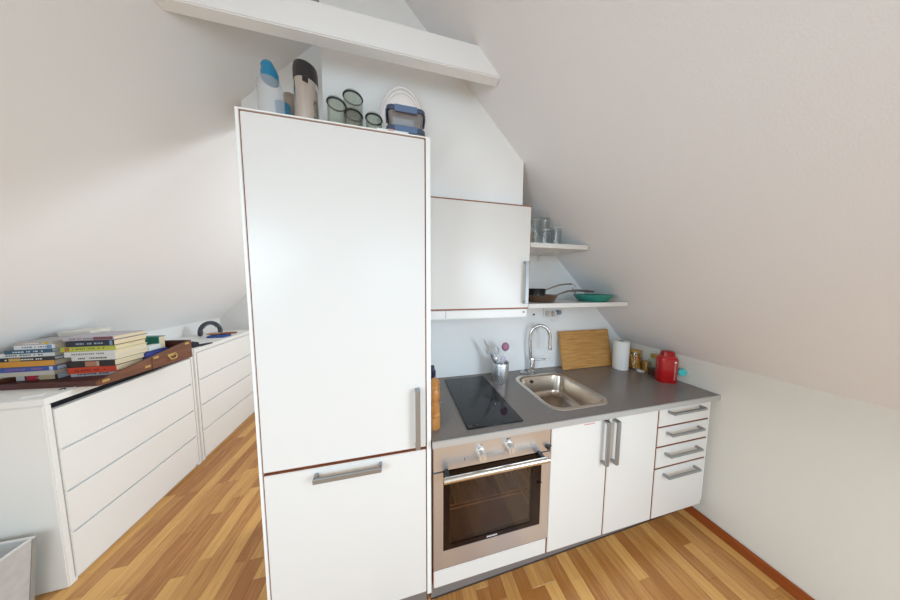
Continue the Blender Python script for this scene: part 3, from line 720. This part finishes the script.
# red canister
rc = thing('red_canister', 'tall bright red canister with shoulder neck and white lettering', 'canister', (1.676, -.405, CZ), rotz=-.36)
red = mat('glossy_red', (178, 12, 20), .22, coat=.3)
def rr4(hx, hy, r, z): return [(x, y, z) for x, y in rrect(-hx, hx, -hy, hy, r)]
bm = loft(new(), [rr4(.049, .03, .018, 0), rr4(.053, .033, .02, .006), rr4(.055, .034, .021, .16), rr4(.053, .033, .022, .172), rr4(.043, .028, .022, .182), rr4(.041, .027, .022, .184)])
obj('body', bm, red, rc, world=False, smooth=40)
bm = loft(new(), [rr4(.040, .026, .022, .184), rr4(.041, .027, .022, .186), rr4(.036, .024, .02, .213), rr4(.031, .02, .018, .217)])
obj('cap', bm, mat('red_cap', (160, 12, 20), .3), rc, world=False, smooth=40)
obj('neck_band', loft(new(), [rr4(.0435, .0285, .022, .1815), rr4(.0435, .0285, .022, .184)]), mat('band_pink', (214, 96, 80), .4), rc, world=False)
bm = new()
for k in range(14):
    a = 2*pi*k/14
vs = [bm.verts.new((.027+.0075*cos(2*pi*k/14), -.0346, .148+.0075*sin(2*pi*k/14))) for k in range(14)]; bm.faces.new(vs)
zz = .134; q = random.Random(11)
while zz > .028:
    h = q.choice((.004, .006, .0075)); wdt = q.choice((.005, .006, .0075))
    box(bm, .027-wdt/2, .027+wdt/2, -.0350, -.0343, zz-h, zz-h+.0016); box(bm, .027-wdt/2, .027-wdt/2+.0016, -.0350, -.0343, zz-h, zz); zz -= h+.0022
obj('white_lettering', bm, mat('print_white', (240, 236, 232), .5), rc, world=False, label='round white emblem over a vertical line of white lettering')
# scrubbing brush right of canister
sb = thing('pot_scrubber', 'round turquoise-backed scrubber hanging by yellow cord on knee wall', 'scrubber', (1.757, -.440, CZ+.002))
def disc(r, t, n=24):
    k = lathe(new(), [(0, 0), (r*.9, 0), (r, t*.3), (r, t*.7), (r*.9, t), (0, t)], 0, 0, n)
    bmesh.ops.rotate(k, verts=k.verts, cent=(0, 0, 0), matrix=Matrix.Rotation(pi/2, 3, 'X')); return k
k = disc(.026, .016); bmesh.ops.rotate(k, verts=k.verts, cent=(0, 0, 0), matrix=Matrix.Rotation(-.45, 3, 'Z')); bmesh.ops.translate(k, verts=k.verts, vec=(.0, 0, .074))
obj('turquoise_back', k, mat('turquoise', (78, 200, 200), .4), sb, world=False, smooth=40)
k = disc(.023, .018); bmesh.ops.rotate(k, verts=k.verts, cent=(0, 0, 0), matrix=Matrix.Rotation(-.45, 3, 'Z')); bmesh.ops.translate(k, verts=k.verts, vec=(-.008, .018, .074))
obj('bristle_pad', k, mat('bristle_brown', (150, 92, 60), .8, bump=.4, bscale=300), sb, world=False, smooth=40)
obj('cord', tube(new(), [(-.006, .012, .096), (-.004, .018, .12), (.004, .028, .145), (.020, .035, .155)], .003, 8), mat('yellow_cord', (216, 186, 80), .6), sb, world=False, smooth=60)
obj('hook', BX(.014, .0288, .030, .040, .148, .160, bev=.002), white_plastic, sb, world=False)

# pepper mill and bottle by the fridge cabinet
pm = thing('pepper_mill', 'turned wooden pepper mill beside the fridge cabinet', 'pepper mill', (.022, -.522, CZ))
obj('mill_body', lathe(new(), [(0, 0), (.0265, 0), (.0265, .046), (.0235, .049), (.0235, .053), (.0265, .058), (.0268, .066), (.0225, .072), (.0245, .085), (.0245, .105), (.0215, .125), (.0205, .131), (.0235, .136), (.0250, .146), (.0268, .160), (.0265, .174), (.0225, .184), (.0205, .188), (0, .188)], 0, 0, 24), mill_wood, pm, world=False, smooth=30)
obj('mill_head', lathe(new(), [(0, .1885), (.022, .1885), (.0235, .196), (.021, .206), (.0235, .214), (.0225, .226), (.012, .235), (.006, .24), (0, .241)], 0, 0, 24), mill_wood, pm, world=False, smooth=30)
o = obj('metal_badge', lathe(new(), [(0, 0), (.005, 0), (.005, .002), (0, .003)], .026, 0, 10), chrome, pm, world=False)
o.data.transform(Matrix.Translation((.026, 0, .115)) @ Matrix.Rotation(pi/2, 4, 'Y') @ Matrix.Translation((-.026, 0, 0)))
bt = thing('oil_bottle', 'dark bottle with navy cap behind the pepper mill', 'bottle', (.026, -.43, CZ))
obj('bottle_body', lathe(new(), [(0, 0), (.024, 0), (.026, .004), (.026, .15), (.012, .19), (.012, .22), (0, .22)], 0, 0, 22), mat('bottle_dark', (38, 40, 34), .15), bt, world=False, smooth=40)
obj('cap', lathe(new(), [(0, .205), (.016, .205), (.0165, .235), (.012, .24), (.009, .262), (0, .264)], 0, 0, 20), mat('navy_cap', (30, 34, 66), .4), bt, world=False, smooth=40)

# ------------------------------------------------------------------ things on top of the fridge cabinet
ZF = 2.1268
wb = thing('water_bottle', 'frosted sports bottle with teal cap on top of fridge cabinet', 'bottle', (-.607, -.455, ZF))
obj('bottle_body', lathe(new(), [(0, 0), (.038, 0), (.042, .005), (.0425, .178), (.040, .194), (.033, .206), (.026, .210), (.024, .210), (.031, .204), (.038, .192), (.0405, .176), (.0405, .007), (0, .005)], 0, 0, 28), frosted, wb, world=False, smooth=45)
obj('cap', lathe(new(), [(0, .205), (.026, .205), (.028, .212), (.028, .232), (.024, .246), (.014, .252), (0, .253)], 0, 0, 24), mat('teal_cap', (20, 122, 160), .35), wb, world=False, smooth=40)
obj('flip_spout', loft(new(), [[(x-.004, y, z_) for x, y in rrect(-hx_, hx_, -hy_, hy_, .006)] for hx_, hy_, z_ in ((.020, .014, .246), (.021, .014, .258), (.015, .011, .270), (.009, .008, .276))]), mat('teal_cap', (20, 122, 160)), wb, world=False, smooth=50)
blue = thing('blue_cup', 'bright blue plastic beaker partly hidden behind the frosted bottle', 'cup', (-.599, -.384, ZF))
obj('cup_body', lathe(new(), [(0, 0), (.024, 0), (.0265, .175), (.0245, .175), (.022, .004), (0, .004)], 0, 0, 24), mat('bright_blue', (66, 160, 204), .4), blue, world=False, smooth=45)
obj('rim', tube(new(), [(.026*cos(2*pi*i/24), .026*sin(2*pi*i/24), .175) for i in range(24)], .0015, 6, closed=True), mat('bright_blue', (66, 160, 204)), blue, world=False, smooth=60)
cn = thing('tan_canister', 'small matte tan canister squeezed beside the steel thermos', 'canister', (-.592, -.325, ZF))
obj('canister_body', lathe(new(), [(0, 0), (.028, 0), (.029, .004), (.029, .235), (0, .235)], 0, 0, 24), mat('tan_metal', (176, 160, 146), .45, metal=.4), cn, world=False, smooth=40)
obj('lid', lathe(new(), [(0, .235), (.0295, .235), (.0295, .25), (.026, .256), (0, .257)], 0, 0, 24), mat('tan_lid', (160, 146, 134), .5), cn, world=False, smooth=40)
th = thing('steel_thermos', 'brushed steel thermos with black lid on fridge cabinet', 'thermos', (-.484, -.455, ZF))
obj('flask', lathe(new(), [(0, 0), (.040, 0), (.042, .004), (.042, .216), (0, .216)], 0, 0, 32), mat('thermos_steel', (205, 198, 192), .2, metal=1.0), th, world=False, smooth=40)
obj('lid', lathe(new(), [(0, .217), (.0425, .217), (.0425, .260), (.040, .276), (.034, .281), (0, .281)], 0, 0, 32), mat('lid_black', (34, 28, 32), .4), th, world=False, smooth=40)
obj('spout_tab', BX(.002, .022, -.0440, -.038, .198, .219, bev=.002), mat('lid_black', (34, 28, 32)), th, world=False)
def jar(name, label, x, y, r, h):
    t = thing(name, label, 'jar', (x, y, ZF), group='glass jars on top of the fridge cabinet')
    obj('jar_body', lathe(new(), [(0, 0), (r*.9, 0), (r, .006), (r, h-.02), (r*.94, h-.006), (r*.94, h), (r*.9, h), (r*.9, h-.008), (r-.003, h-.022), (r-.003, .008), (0, .006)], 0, 0, 28), glass_green, t, world=False, smooth=45)
    obj('lid', lathe(new(), [(0, h+.003), (r*.95, h+.003), (r*.97, h+.008), (r*.9, h+.013), (0, h+.015)], 0, 0, 28), glass_green, t, world=False, smooth=45)
    obj('seal_ring', tube(new(), [(r*.97*cos(2*pi*i/28), r*.97*sin(2*pi*i/28), h+.0015) for i in range(28)], .0034, 6, closed=True), mat('dark_seal', (34, 32, 32), .5), t, world=False, smooth=60)
    return t
jar('glass_jar', 'glass jar nearest the steel thermos on fridge cabinet', -.374, -.455, .036, .163)
jar('glass_jar', 'tallest glass jar at back of fridge cabinet top', -.325, -.372, .041, .262)
jar('glass_jar', 'short glass jar in front of the tallest jar', -.306, -.475, .034, .118)
jar('glass_jar', 'small glass jar standing alone left of the food boxes', -.229, -.45, .034, .133)
# white oval dishes standing on edge against the board
def oval_dish(label, cy, sx, sz, dep, cz):
    t = thing('oval_dish', label, 'dish', (-.106, cy, ZF), group='white oval dishes on the fridge cabinet')
    loops = []
    for f, d in ((1.0, 0), (1.0, .006), (.97, .010), (.93, .008), (.90, dep*.55), (.78, dep*.86), (.5, dep)):
        loops.append([(sx*f*cos(2*pi*i/36), -d, cz+sz*f*sin(2*pi*i/36)) for i in range(36)])
    bm = loft(new(), loops, cap0=True)
    obj('dish_body', bm, white_ceramic, t, world=False, smooth=40)
    obj('rim', tube(new(), [(sx*cos(2*pi*i/36), -.003, cz+sz*sin(2*pi*i/36)) for i in range(36)], .0035, 6, closed=True), white_ceramic, t, world=False, smooth=60)
oval_dish('large white oval dish standing on edge at back, behind the food boxes', -.335, .108, .190, .03, .1935)
oval_dish('smaller white oval dish standing in front of the larger one', -.368, .098, .166, .03, .1695)
# glass food boxes with blue clip lids
bluelid = mat('blue_grey_lid', (96, 118, 150), .4)
def foodbox(label, z):
    t = thing('food_box', label, 'food container', (-.096, -.470, z), group='glass food boxes with clip lids')
    L4 = lambda hx, hy, r, zz: [(x, y, zz) for x, y in rrect(-hx, hx, -hy, hy, r)]
    obj('glass_tub', loft(new(), [L4(.062, .040, .014, 0), L4(.066, .044, .016, .004), L4(.073, .050, .018, .060), L4(.070, .047, .016, .060), L4(.063, .041, .014, .006)], True, True), thinglass('tub_glass', (.8, .8, .78), .1, .05, (150, 140, 134), .5), t, world=False, smooth=40)
    lid = obj('lid', loft(new(), [L4(.078, .055, .022, .060), L4(.080, .057, .023, .063), L4(.080, .057, .023, .074), L4(.076, .053, .02, .078), L4(.06, .04, .012, .078), L4(.058, .038, .012, .0745)], True, True), mat('blue_grey_lid_dark', (62, 74, 100), .4), t, world=False, smooth=35)
    for a, b, c, d in ((-.046, .046, -.0605, -.0565), (-.046, .046, .0565, .0605)): obj('clip', BX(a, b, c, d, .050, .077, bev=.002), bluelid, lid, world=False)
    for a in (-1, 1): obj('clip', BX(min(a*.0795, a*.0835), max(a*.0795, a*.0835), -.026, .026, .050, .077, bev=.002), bluelid, lid, world=False)
foodbox('lower glass food box with blue clip lid on fridge cabinet', ZF)
foodbox('upper glass food box with blue clip lid, stacked on another', ZF+.0785)
pk = thing('flat_packet', 'small flat white and pink packet at cabinet front edge', 'packet', (-.148, -.562, ZF))
obj('packet', BX(-.06, .06, -.022, .022, 0, .018, bev=.003), white_plastic, pk, world=False)
obj('printed_band', BX(-.018, .004, -.0224, .0224, -.0002+.0004, .0184), mat('packet_pink', (202, 170, 160), .6), pk, world=False)
tr = thing('plastic_tray', 'low translucent white tray at far left of fridge cabinet top', 'tray', (-.60, -.26, ZF))
bm = loft(new(), [[(x, y, z) for x, y in rrect(-hx, hx, -.05, .05, .012)] for hx, z in ((.036, 0), (.040, .075), (.038, .075), (.034, .004))])
obj('tray_body', bm, frosted, tr, world=False, smooth=40)
obj('rim', loft(new(), [[(x, y, z) for x, y in rrect(-hx, hx, -hy, hy, .013)] for hx, hy, z in ((.040, .05, .072), (.043, .053, .073), (.043, .053, .078), (.039, .049, .078))], False, False), white_plastic, tr, world=False)

# ------------------------------------------------------------------ dressers
MX, MY, MR = -1.7904, -0.086, 0.0383
ax = Vector((-sin(MR), cos(MR), 0))          # along the row, away from camera
def dresser(t0, label, open_gap):
    """local frame: +x faces the aisle (front at x = 0), +y runs along the row"""
    root = thing('dresser', label, 'dresser', Vector((MX, MY, 0)) + ax*t0, rotz=MR, group='white four-drawer dressers')
    W, D = .797, .48
    def side(y0, y1):
        bm = BX(-D, -.002, y0, y1, 0, .966, bev=.004, seg=2); return obj('side_panel', bm, malm_white, root, world=False)
    side(0, .026); side(W-.026, W)
    obj('top_panel', BX(-D, .002, 0, W, .968, 1.0, bev=.002, seg=2), malm_white, root, world=False)
    obj('back_panel', BX(-D, -D+.006, .026, W-.026, .03, .966), malm_side, root, world=False)
    obj('inner_frame', BX(-D+.006, -.03, .027, W-.027, .03, .964), shadow_black if open_gap else malm_side, root, world=False)  # near dresser: frame blackened to paint the shade in its gap
    obj('base_rail', BX(-.06, -.02, .026, W-.026, 0, .03), malm_side, root, world=False)
    for k, (z0, z1) in enumerate(((.028, .2575), (.270, .4855), (.498, .714), (.7265, .932 if open_gap else .957))):
        d = obj('drawer', BX(-.018, .0, .0285, W-.0285, z0, z1, bev=.002, seg=2), malm_white, root, world=False)
        obj('drawer_lip', BX(-.029, -.018, .029, W-.029, z1-.004, z1+.008 if not open_gap or k < 3 else z1), malm_side, d, world=False)
        if k < 3:
            for yy in (.028, W-.040): obj('lip_stop', BX(-.018, -.003, yy, yy+.012, z1+.002, z1+.010), malm_white, d, world=False)
    for yy in (.004, W-.034): obj('foot', BX(-.05, -.004, yy, yy+.03, -.0, .02, bev=.002), white_plastic, root, world=False)
    return root
dresser(0, 'near white four-drawer dresser with dark open gap under its top', True)
dresser(.803, 'far white four-drawer dresser standing beyond the book-laden one', False)

# ------------------------------------------------------------------ wooden slope case on near dresser
ca = thing('wooden_case', 'brown wooden slope-sided case with brass fittings lying open on dresser', 'case', (-1.710, .032, 1.0), rotz=-.10)
# local: +y away from camera along front, -x towards the wall
W, D = .468, .545
def hgt(y): return .028 + (.130-.028)*y/W
def slope_side(bm, x0, x1, y0, y1): prism_yz(bm, [(y0, .0), (y1, .0), (y1, hgt(y1)), (y0, hgt(y0))], x0, x1)
bm = new(); slope_side(bm, -.014, 0, 0, .228); obj('side_panel', bm, case_wood, ca, world=False)
bm = new(); slope_side(bm, -.014, .002, .2295, W); obj('side_panel', bm, case_wood, ca, world=False)
bm = BX(-D, -D+.014, 0, W, 0, .030); obj('side_panel', bm, case_wood, ca, world=False)
obj('front_panel', BX(-D+.014, -.014, 0, .014, 0, .028), case_dark, ca, world=False)
obj('rear_panel', BX(-D+.014, -.014, W-.014, W, 0, .130), case_dark, ca, world=False)
obj('bottom_panel', BX(-D+.014, -.014, .014, W-.014, 0, .010), case_dark, ca, world=False)
for y, up_ in ((.024, 0), (.205, 0), (.250, 1), (W-.03, 1)):
    z = hgt(y) - (.012 if up_ else (.012 if y < .1 else .045)); wv = .028
    bm = BX(.000 if not up_ else .002, .0035 if not up_ else .0045, y-wv/2, y+wv/2, max(.002, z-.008), z+.006, bev=.001)
    obj('brass_fitting', bm, brass, ca, world=False)
hb_ = obj('handle', tube(new(), [(.003, .318, .052), (.012, .318, .046), (.016, .322, .030), (.016, .352, .034), (.012, .360, .052), (.003, .360, .062)], .0035, 8), brass, ca, world=False, smooth=60)
obj('handle_plate', BX(.002, .0035, .314, .364, .050, .068, bev=.001), brass, hb_, world=False)

# ------------------------------------------------------------------ books
def bookmat(c): return mat('cover_%d_%d_%d' % c, c, .45)
def book(x1, y0, z, L, dep, th, col, label, rz=0.0, text=None, group='books piled on the near dresser', pages=(222, 205, 170), spine_mark=None):
    """spine faces -y; right end of spine at (x1, y0); L along x, dep along y"""
    t = thing('book', label, 'book', (x1, y0, z), rotz=rz, group=group)
    cv = bookmat(col); c = .0022; bm = new()
    box(bm, -L, 0, 0, dep, 0, c); box(bm, -L, 0, 0, dep, th-c, th); box(bm, -L, 0, 0, c, c, th-c)
    co = obj('cover', bm, cv, t, world=False)
    pm_ = mat('pages_%d' % pages[2], pages, .9, bump=.3, bscale=60, stretch=(.2, .2, 14), var=.08, vscale=20)
    obj('page_block', BX(-L+.004, -.004, c, dep-.005, c, th-c), pm_, t, world=False)
    if text:
        q = random.Random(hash(label) % 1000 if False else len(label)*7+int(th*1e4)); bm = new(); a = -L+.03; hh = min(th*.32, .009)
        while a < -L*.22:
            wd = q.choice((.004, .006, .007, .009))
            if q.random() < .84: box(bm, a, a+wd, -.0005, .0006, th*.5-hh/2, th*.5+hh/2)
            a += wd+.003
        obj('spine_lettering', bm, bookmat(text), co, world=False)['kind'] = 'stuff'
    if spine_mark:
        for a, b, c3 in spine_mark: obj('spine_patch', BX(-L*a, -L*b, -.0006, .0006, th*.1, th*.9), bookmat(c3), co, world=False)
    return t
ZB = 1.0105
pileR = [  # x1, y0, L, dep, th, col, text, label, mark
 (-1.812, .205, .205, .150, .024, (196, 196, 200), (70, 70, 78), 'grey-white book at the bottom of the right-hand pile', None),
 (-1.800, .185, .205, .165, .036, (206, 68, 40), (130, 40, 30), 'red-orange book second from bottom of right-hand pile', None),
 (-1.798, .180, .215, .160, .037, (46, 36, 36), None, 'dark brown book with a picture on its spine, right-hand pile', [(.62, .38, (176, 120, 96)), (.38, .33, (196, 170, 150))]),
 (-1.796, .186, .200, .165, .027, (226, 222, 214), (60, 60, 60), 'white book with black lettering above the dark brown one', None),
 (-1.794, .182, .215, .170, .030, (216, 214, 212), (130, 120, 122), 'pale grey book below the lime green one', None),
 (-1.796, .188, .235, .160, .029, (186, 190, 74), (120, 130, 60), 'lime green book in the right-hand pile', [(.92, .84, (170, 110, 60))]),
 (-1.792, .180, .205, .170, .034, (30, 34, 52), (150, 160, 180), 'navy book near the top of the right-hand pile', [(.09, .03, (120, 150, 180))]),
 (-1.796, .186, .225, .165, .022, (186, 178, 184), (120, 112, 120), 'mauve-grey book on top of the right-hand pile', [(.40, .02, (116, 70, 80))]),
]
z = ZB; q = random.Random(2)
for x1, y0, L, dep, th_, col, text, label, mk in pileR:
    th_ *= .96; x1 += .036; y0 -= .024; book(x1, y0, z, L, dep, th_, col, label, rz=q.uniform(-.03, .03)-.02, text=text, spine_mark=mk, pages=(226, 208, 172)); z += th_+.0006
pileL = [
 (-2.040, .190, .165, .110, .034, (60, 50, 48), (210, 200, 190), 'black and cream small book at foot of left-hand pile', [(.45, .06, (196, 180, 146)), (.75, .5, (186, 50, 66)), (1.0, .8, (206, 206, 206))]),
 (-2.034, .176, 0.220, .125, .027, (206, 196, 180), None, 'beige book second from bottom of left-hand pile', None),
 (-2.018, .172, 0.240, .13, .026, (58, 84, 156), (150, 100, 140), 'royal blue book in left-hand pile', [(.12, .06, (190, 205, 225))]),
 (-2.030, .178, 0.230, .13, .033, (216, 150, 52), None, 'orange book in left-hand pile', None),
 (-2.022, .172, 0.225, .14, .021, (36, 36, 40), (220, 220, 215), 'black book with white lettering above the orange one', [(.8, .6, (196, 160, 90))]),
 (-2.030, .182, 0.220, .14, .023, (222, 222, 220), (90, 100, 110), 'white book between black and teal books in left-hand pile', None),
 (-2.028, .172, .175, .14, .021, (48, 86, 112), (200, 216, 224), 'dark teal book high in the left-hand pile', None),
 (-2.022, .180, .155, .13, .024, (222, 224, 226), (120, 130, 150), 'white book with blue edge, second from top of left-hand pile', [(.2, .08, (110, 150, 190))]),
 (-2.024, .176, .142, .13, .018, (176, 170, 166), (230, 226, 220), 'slim grey book on top of the left-hand pile', [(.25, .12, (200, 170, 70))]),
]
z = ZB; q = random.Random(4)
for x1, y0, L, dep, th_, col, text, label, mk in pileL:
    th_ *= .95; x1 += .026; y0 -= .03; book(x1, y0, z, L, dep, th_, col, label, rz=q.uniform(-.03, .03), text=text, spine_mark=mk, pages=(206, 190, 168) if col[0] > 100 else (196, 200, 206)); z += th_+.0006
# books lying behind the two piles
rear = [(-2.03, .315, .16, .10, .05, (150, 140, 130)), (-2.028, .312, .165, .11, .05, (210, 200, 190)), (-2.026, .315, .15, .11, .05, (120, 110, 108)), (-2.02, .312, .145, .12, .045, (220, 214, 200)), (-2.018, .314, .13, .12, .045, (228, 222, 210))]
names = ['taupe book at bottom of the half-hidden pile behind', 'cream book second in the half-hidden rear pile', 'brown-grey book in the middle of rear pile', 'ivory book near top of the rear pile', 'pale cream book topping the rear pile under the slope']
z = ZB
for (x1, y0, L, dep, th_, col), lb in zip(rear, names):
    book(x1, y0, z, L, dep, th_, col, lb, rz=.12, group='books behind the two piles', pages=(228, 220, 204)); z += th_+.0006
# contents in the far half of the case
book(-1.79, .430, ZB, .20, .045, .165, (40, 128, 112), 'teal green box file standing in the far half of wooden case', rz=-.05, group='things inside the wooden case')
bx = thing('cream_box', 'small white and mint box inside the wooden case', 'box', (-1.800, .40, ZB))
obj('box_body', BX(-.022, .022, -.05, .025, 0, .088, bev=.002), mat('mint_card', (150, 200, 190), .6), bx, world=False)
obj('box_lid', BX(-.023, .023, -.051, .026, .088, .118, bev=.002), mat('cream_card', (226, 228, 220), .6), bx, world=False)
bb = thing('blue_folder', 'royal blue folded pouch in the wooden case beside the white box', 'pouch', (-1.757, .375, ZB))
bm = loft(new(), [[(x, y, zz) for x, y in rrect(-hx, hx, -.075, .06, .008)] for hx, zz in ((.012, 0), (.016, .03), (.014, .07), (.008, .085))])
obj('pouch_body', bm, mat('royal_blue', (52, 62, 140), .6), bb, world=False, smooth=40)
obj('flap', BX(-.010, .012, -.072, .057, .083, .088, bev=.001), mat('royal_blue_dark', (44, 52, 120), .6), bb, world=False)

# ------------------------------------------------------------------ small things on the dressers
def paper(label, cx, cy, hx, hy, rz, z=1.0003):
    t = bpy.data.objects
    bm = new(); n = 4; g = [[None]*(n+1) for _ in range(n+1)]
    for i in range(n+1):
        for j in range(n+1):
            u, v = i/n*2-1, j/n*2-1; g[i][j] = bm.verts.new((hx*u, hy*v, .001+.003*(u*u)*(v+1)/2))
    for i in range(n):
        for j in range(n): bm.faces.new((g[i][j], g[i+1][j], g[i+1][j+1], g[i][j+1]))
    r = bmesh.ops.extrude_face_region(bm, geom=list(bm.faces))
    for v in [q_ for q_ in r['geom'] if isinstance(q_, bmesh.types.BMVert)]: v.co.z += .0006
    bmesh.ops.rotate(bm, verts=bm.verts, cent=(0, 0, 0), matrix=Matrix.Rotation(rz, 3, 'Z')); bmesh.ops.translate(bm, verts=bm.verts, vec=(cx, cy, z))
    return tag(obj('paper_scrap', bm, mat('paper_slip', (252, 252, 252), .9)), label, 'paper', 'paper scraps on the near dresser')
paper('larger white paper slip at near corner of dresser top', -1.872, -.045, .030, .014, .5)
paper('little torn white paper bit behind the larger slip', -1.825, .028, .018, .006, .35)
bm = new(); tube(bm, [(-1.846, .020, 1.0045), (-1.838, .024, 1.004), (-1.83, .020, 1.0045)], .0035, 8); tube(bm, [(-1.846, .020, 1.004), (-1.848, .016, 1.003)], .0025, 6)
tag(obj('hair_clip', bm, black_plastic, smooth=60), 'tiny black clip lying beside the torn paper bit', 'clip')

hp = thing('headphones', 'dark grey headband of headphones standing on far dresser', 'headphones', (-2.10, 1.285, 1.0), rotz=.45)
pts = [(.074*cos(pi*k/16), 0, .030+.105*sin(pi*k/16)) for k in range(17)]
obj('headband', tube(new(), pts, .0075, 12, flat=2.4), mat('dark_grey_rubber', (70, 74, 80), .5), hp, world=False, smooth=60)
obj('inner_pad', tube(new(), [(.064*cos(pi*k/16), 0, .030+.094*sin(pi*k/16)) for k in range(3, 14)], .005, 10, flat=3.0), mat('light_grey_rubber', (126, 130, 136), .5), hp, world=False, smooth=60)
for s_ in (-1, 1):
    k = lathe(new(), [(0, -.014), (.03, -.014), (.034, -.006), (.034, .010), (.026, .016), (0, .016)], 0, 0, 20)
    bmesh.ops.rotate(k, verts=k.verts, cent=(0, 0, 0), matrix=Matrix.Rotation(pi/2, 3, 'Y')); bmesh.ops.translate(k, verts=k.verts, vec=(s_*.072, 0, .034))
    obj('ear_cup', k, mat('dark_grey_rubber', (70, 74, 80)), hp, world=False, smooth=40)
wl = thing('wooden_loop_brush', 'brown leather loop keyring on top of the blue pouch', 'loop', (-1.945, 1.20, 1.022), rotz=.15)
pts = [(.055+.062*cos(2*pi*k/20), .028*sin(2*pi*k/20), .008) for k in range(20)]
obj('loop', tube(new(), pts, .0075, 8, closed=True), mat('loop_brown', (140, 84, 56), .5), wl, world=False, smooth=60)
bm = new(); bmesh.ops.create_uvsphere(bm, u_segments=18, v_segments=10, radius=1)
for v in bm.verts: v.co = Vector((-.055+v.co.x*.062, v.co.y*.034, .010+v.co.z*.011))
obj('tan_fob', bm, mat('fob_tan', (172, 126, 100), .5), wl, world=False, smooth=60)
wl.name = 'leather_loop'
bm = loft(new(), [[(-1.955+x, 1.18+y, zz) for x, y in rrect(-hx, hx, -hy, hy, .02)] for hx, hy, zz in ((.075, .05, 1.0003), (.08, .055, 1.008), (.076, .05, 1.018), (.06, .035, 1.021))])
tag(obj('blue_pouch', bm, mat('denim_blue', (48, 82, 150), .7), smooth=40), 'flat denim blue pouch under the leather loop on far dresser', 'pouch')
gl = thing('black_cap', 'crumpled black cloth cap beyond the wooden case on far dresser', 'cap', (-1.90, .80, 1.0003))
bm = new(); bmesh.ops.create_uvsphere(bm, u_segments=20, v_segments=12, radius=1)
for v in bm.verts:
    n_ = .12*sin(7*v.co.x+3*v.co.y)*cos(5*v.co.y); v.co = Vector((v.co.x*.05*(1+n_), v.co.y*.055*(1+n_), max(0, v.co.z)*.045*(1+n_)))
bmesh.ops.remove_doubles(bm, verts=bm.verts, dist=.0002)
obj('crown', bm, mat('black_cloth', (40, 40, 44), .9, bump=.3, bscale=120), gl, world=False, smooth=60)
bm = prism_xy(new(), [(.03, -.03), (.075, .02), (.085, .10), (.06, .10), (.02, .05)], .001, .010); obj('brim', bm, mat('black_cloth_brim', (58, 58, 64), .9), gl, world=False)

# ------------------------------------------------------------------ fabric storage bin on the floor
sbn = thing('storage_bin', 'open pale grey fabric storage bin on floor against near dresser', 'storage bin', (-2.005, -.335, 0))
felt = mat('grey_felt', (196, 192, 188), .95, bump=.3, bscale=90, var=.06, vscale=30)
felt_dark = mat('grey_felt_binding', (150, 146, 138), .95)
H = .362; hx, hy = .188, .195
obj('panel', prism_xz(new(), [(hx-.055, 0), (hx-.047, 0), (hx, H), (hx-.008, H)], -hy, hy-.001), felt, sbn, world=False)
obj('panel', BX(-hx, -hx+.008, -hy, hy, 0, H, bev=.002), felt, sbn, world=False)
obj('panel', prism_xz(new(), [(-hx+.008, 0), (hx-.056, 0), (hx-.009, H), (-hx+.008, H)], hy-.008, hy), felt, sbn, world=False)
obj('panel', prism_xz(new(), [(-hx+.008, 0), (hx-.056, 0), (hx-.009, H), (-hx+.008, H)], -hy, -hy+.008), felt, sbn, world=False)
obj('bottom', BX(-hx+.008, hx-.056, -hy+.008, hy-.008, 0, .008), felt, sbn, world=False)
obj('corner_binding', prism_xz(new(), [(hx-.059, 0), (hx-.044, 0), (hx+.002, H-.004), (hx-.012, H-.004)], hy-.010, hy+.003), felt_dark, sbn, world=False)
for a in ((-hx, hx, hy-.010, hy+.002), (hx-.010, hx+.002, -hy, hy-.010)): obj('rim_binding', BX(a[0], a[1], a[2], a[3], H-.006, H+.003, bev=.002), mat('rim_felt', (206, 203, 198), .95), sbn, world=False)
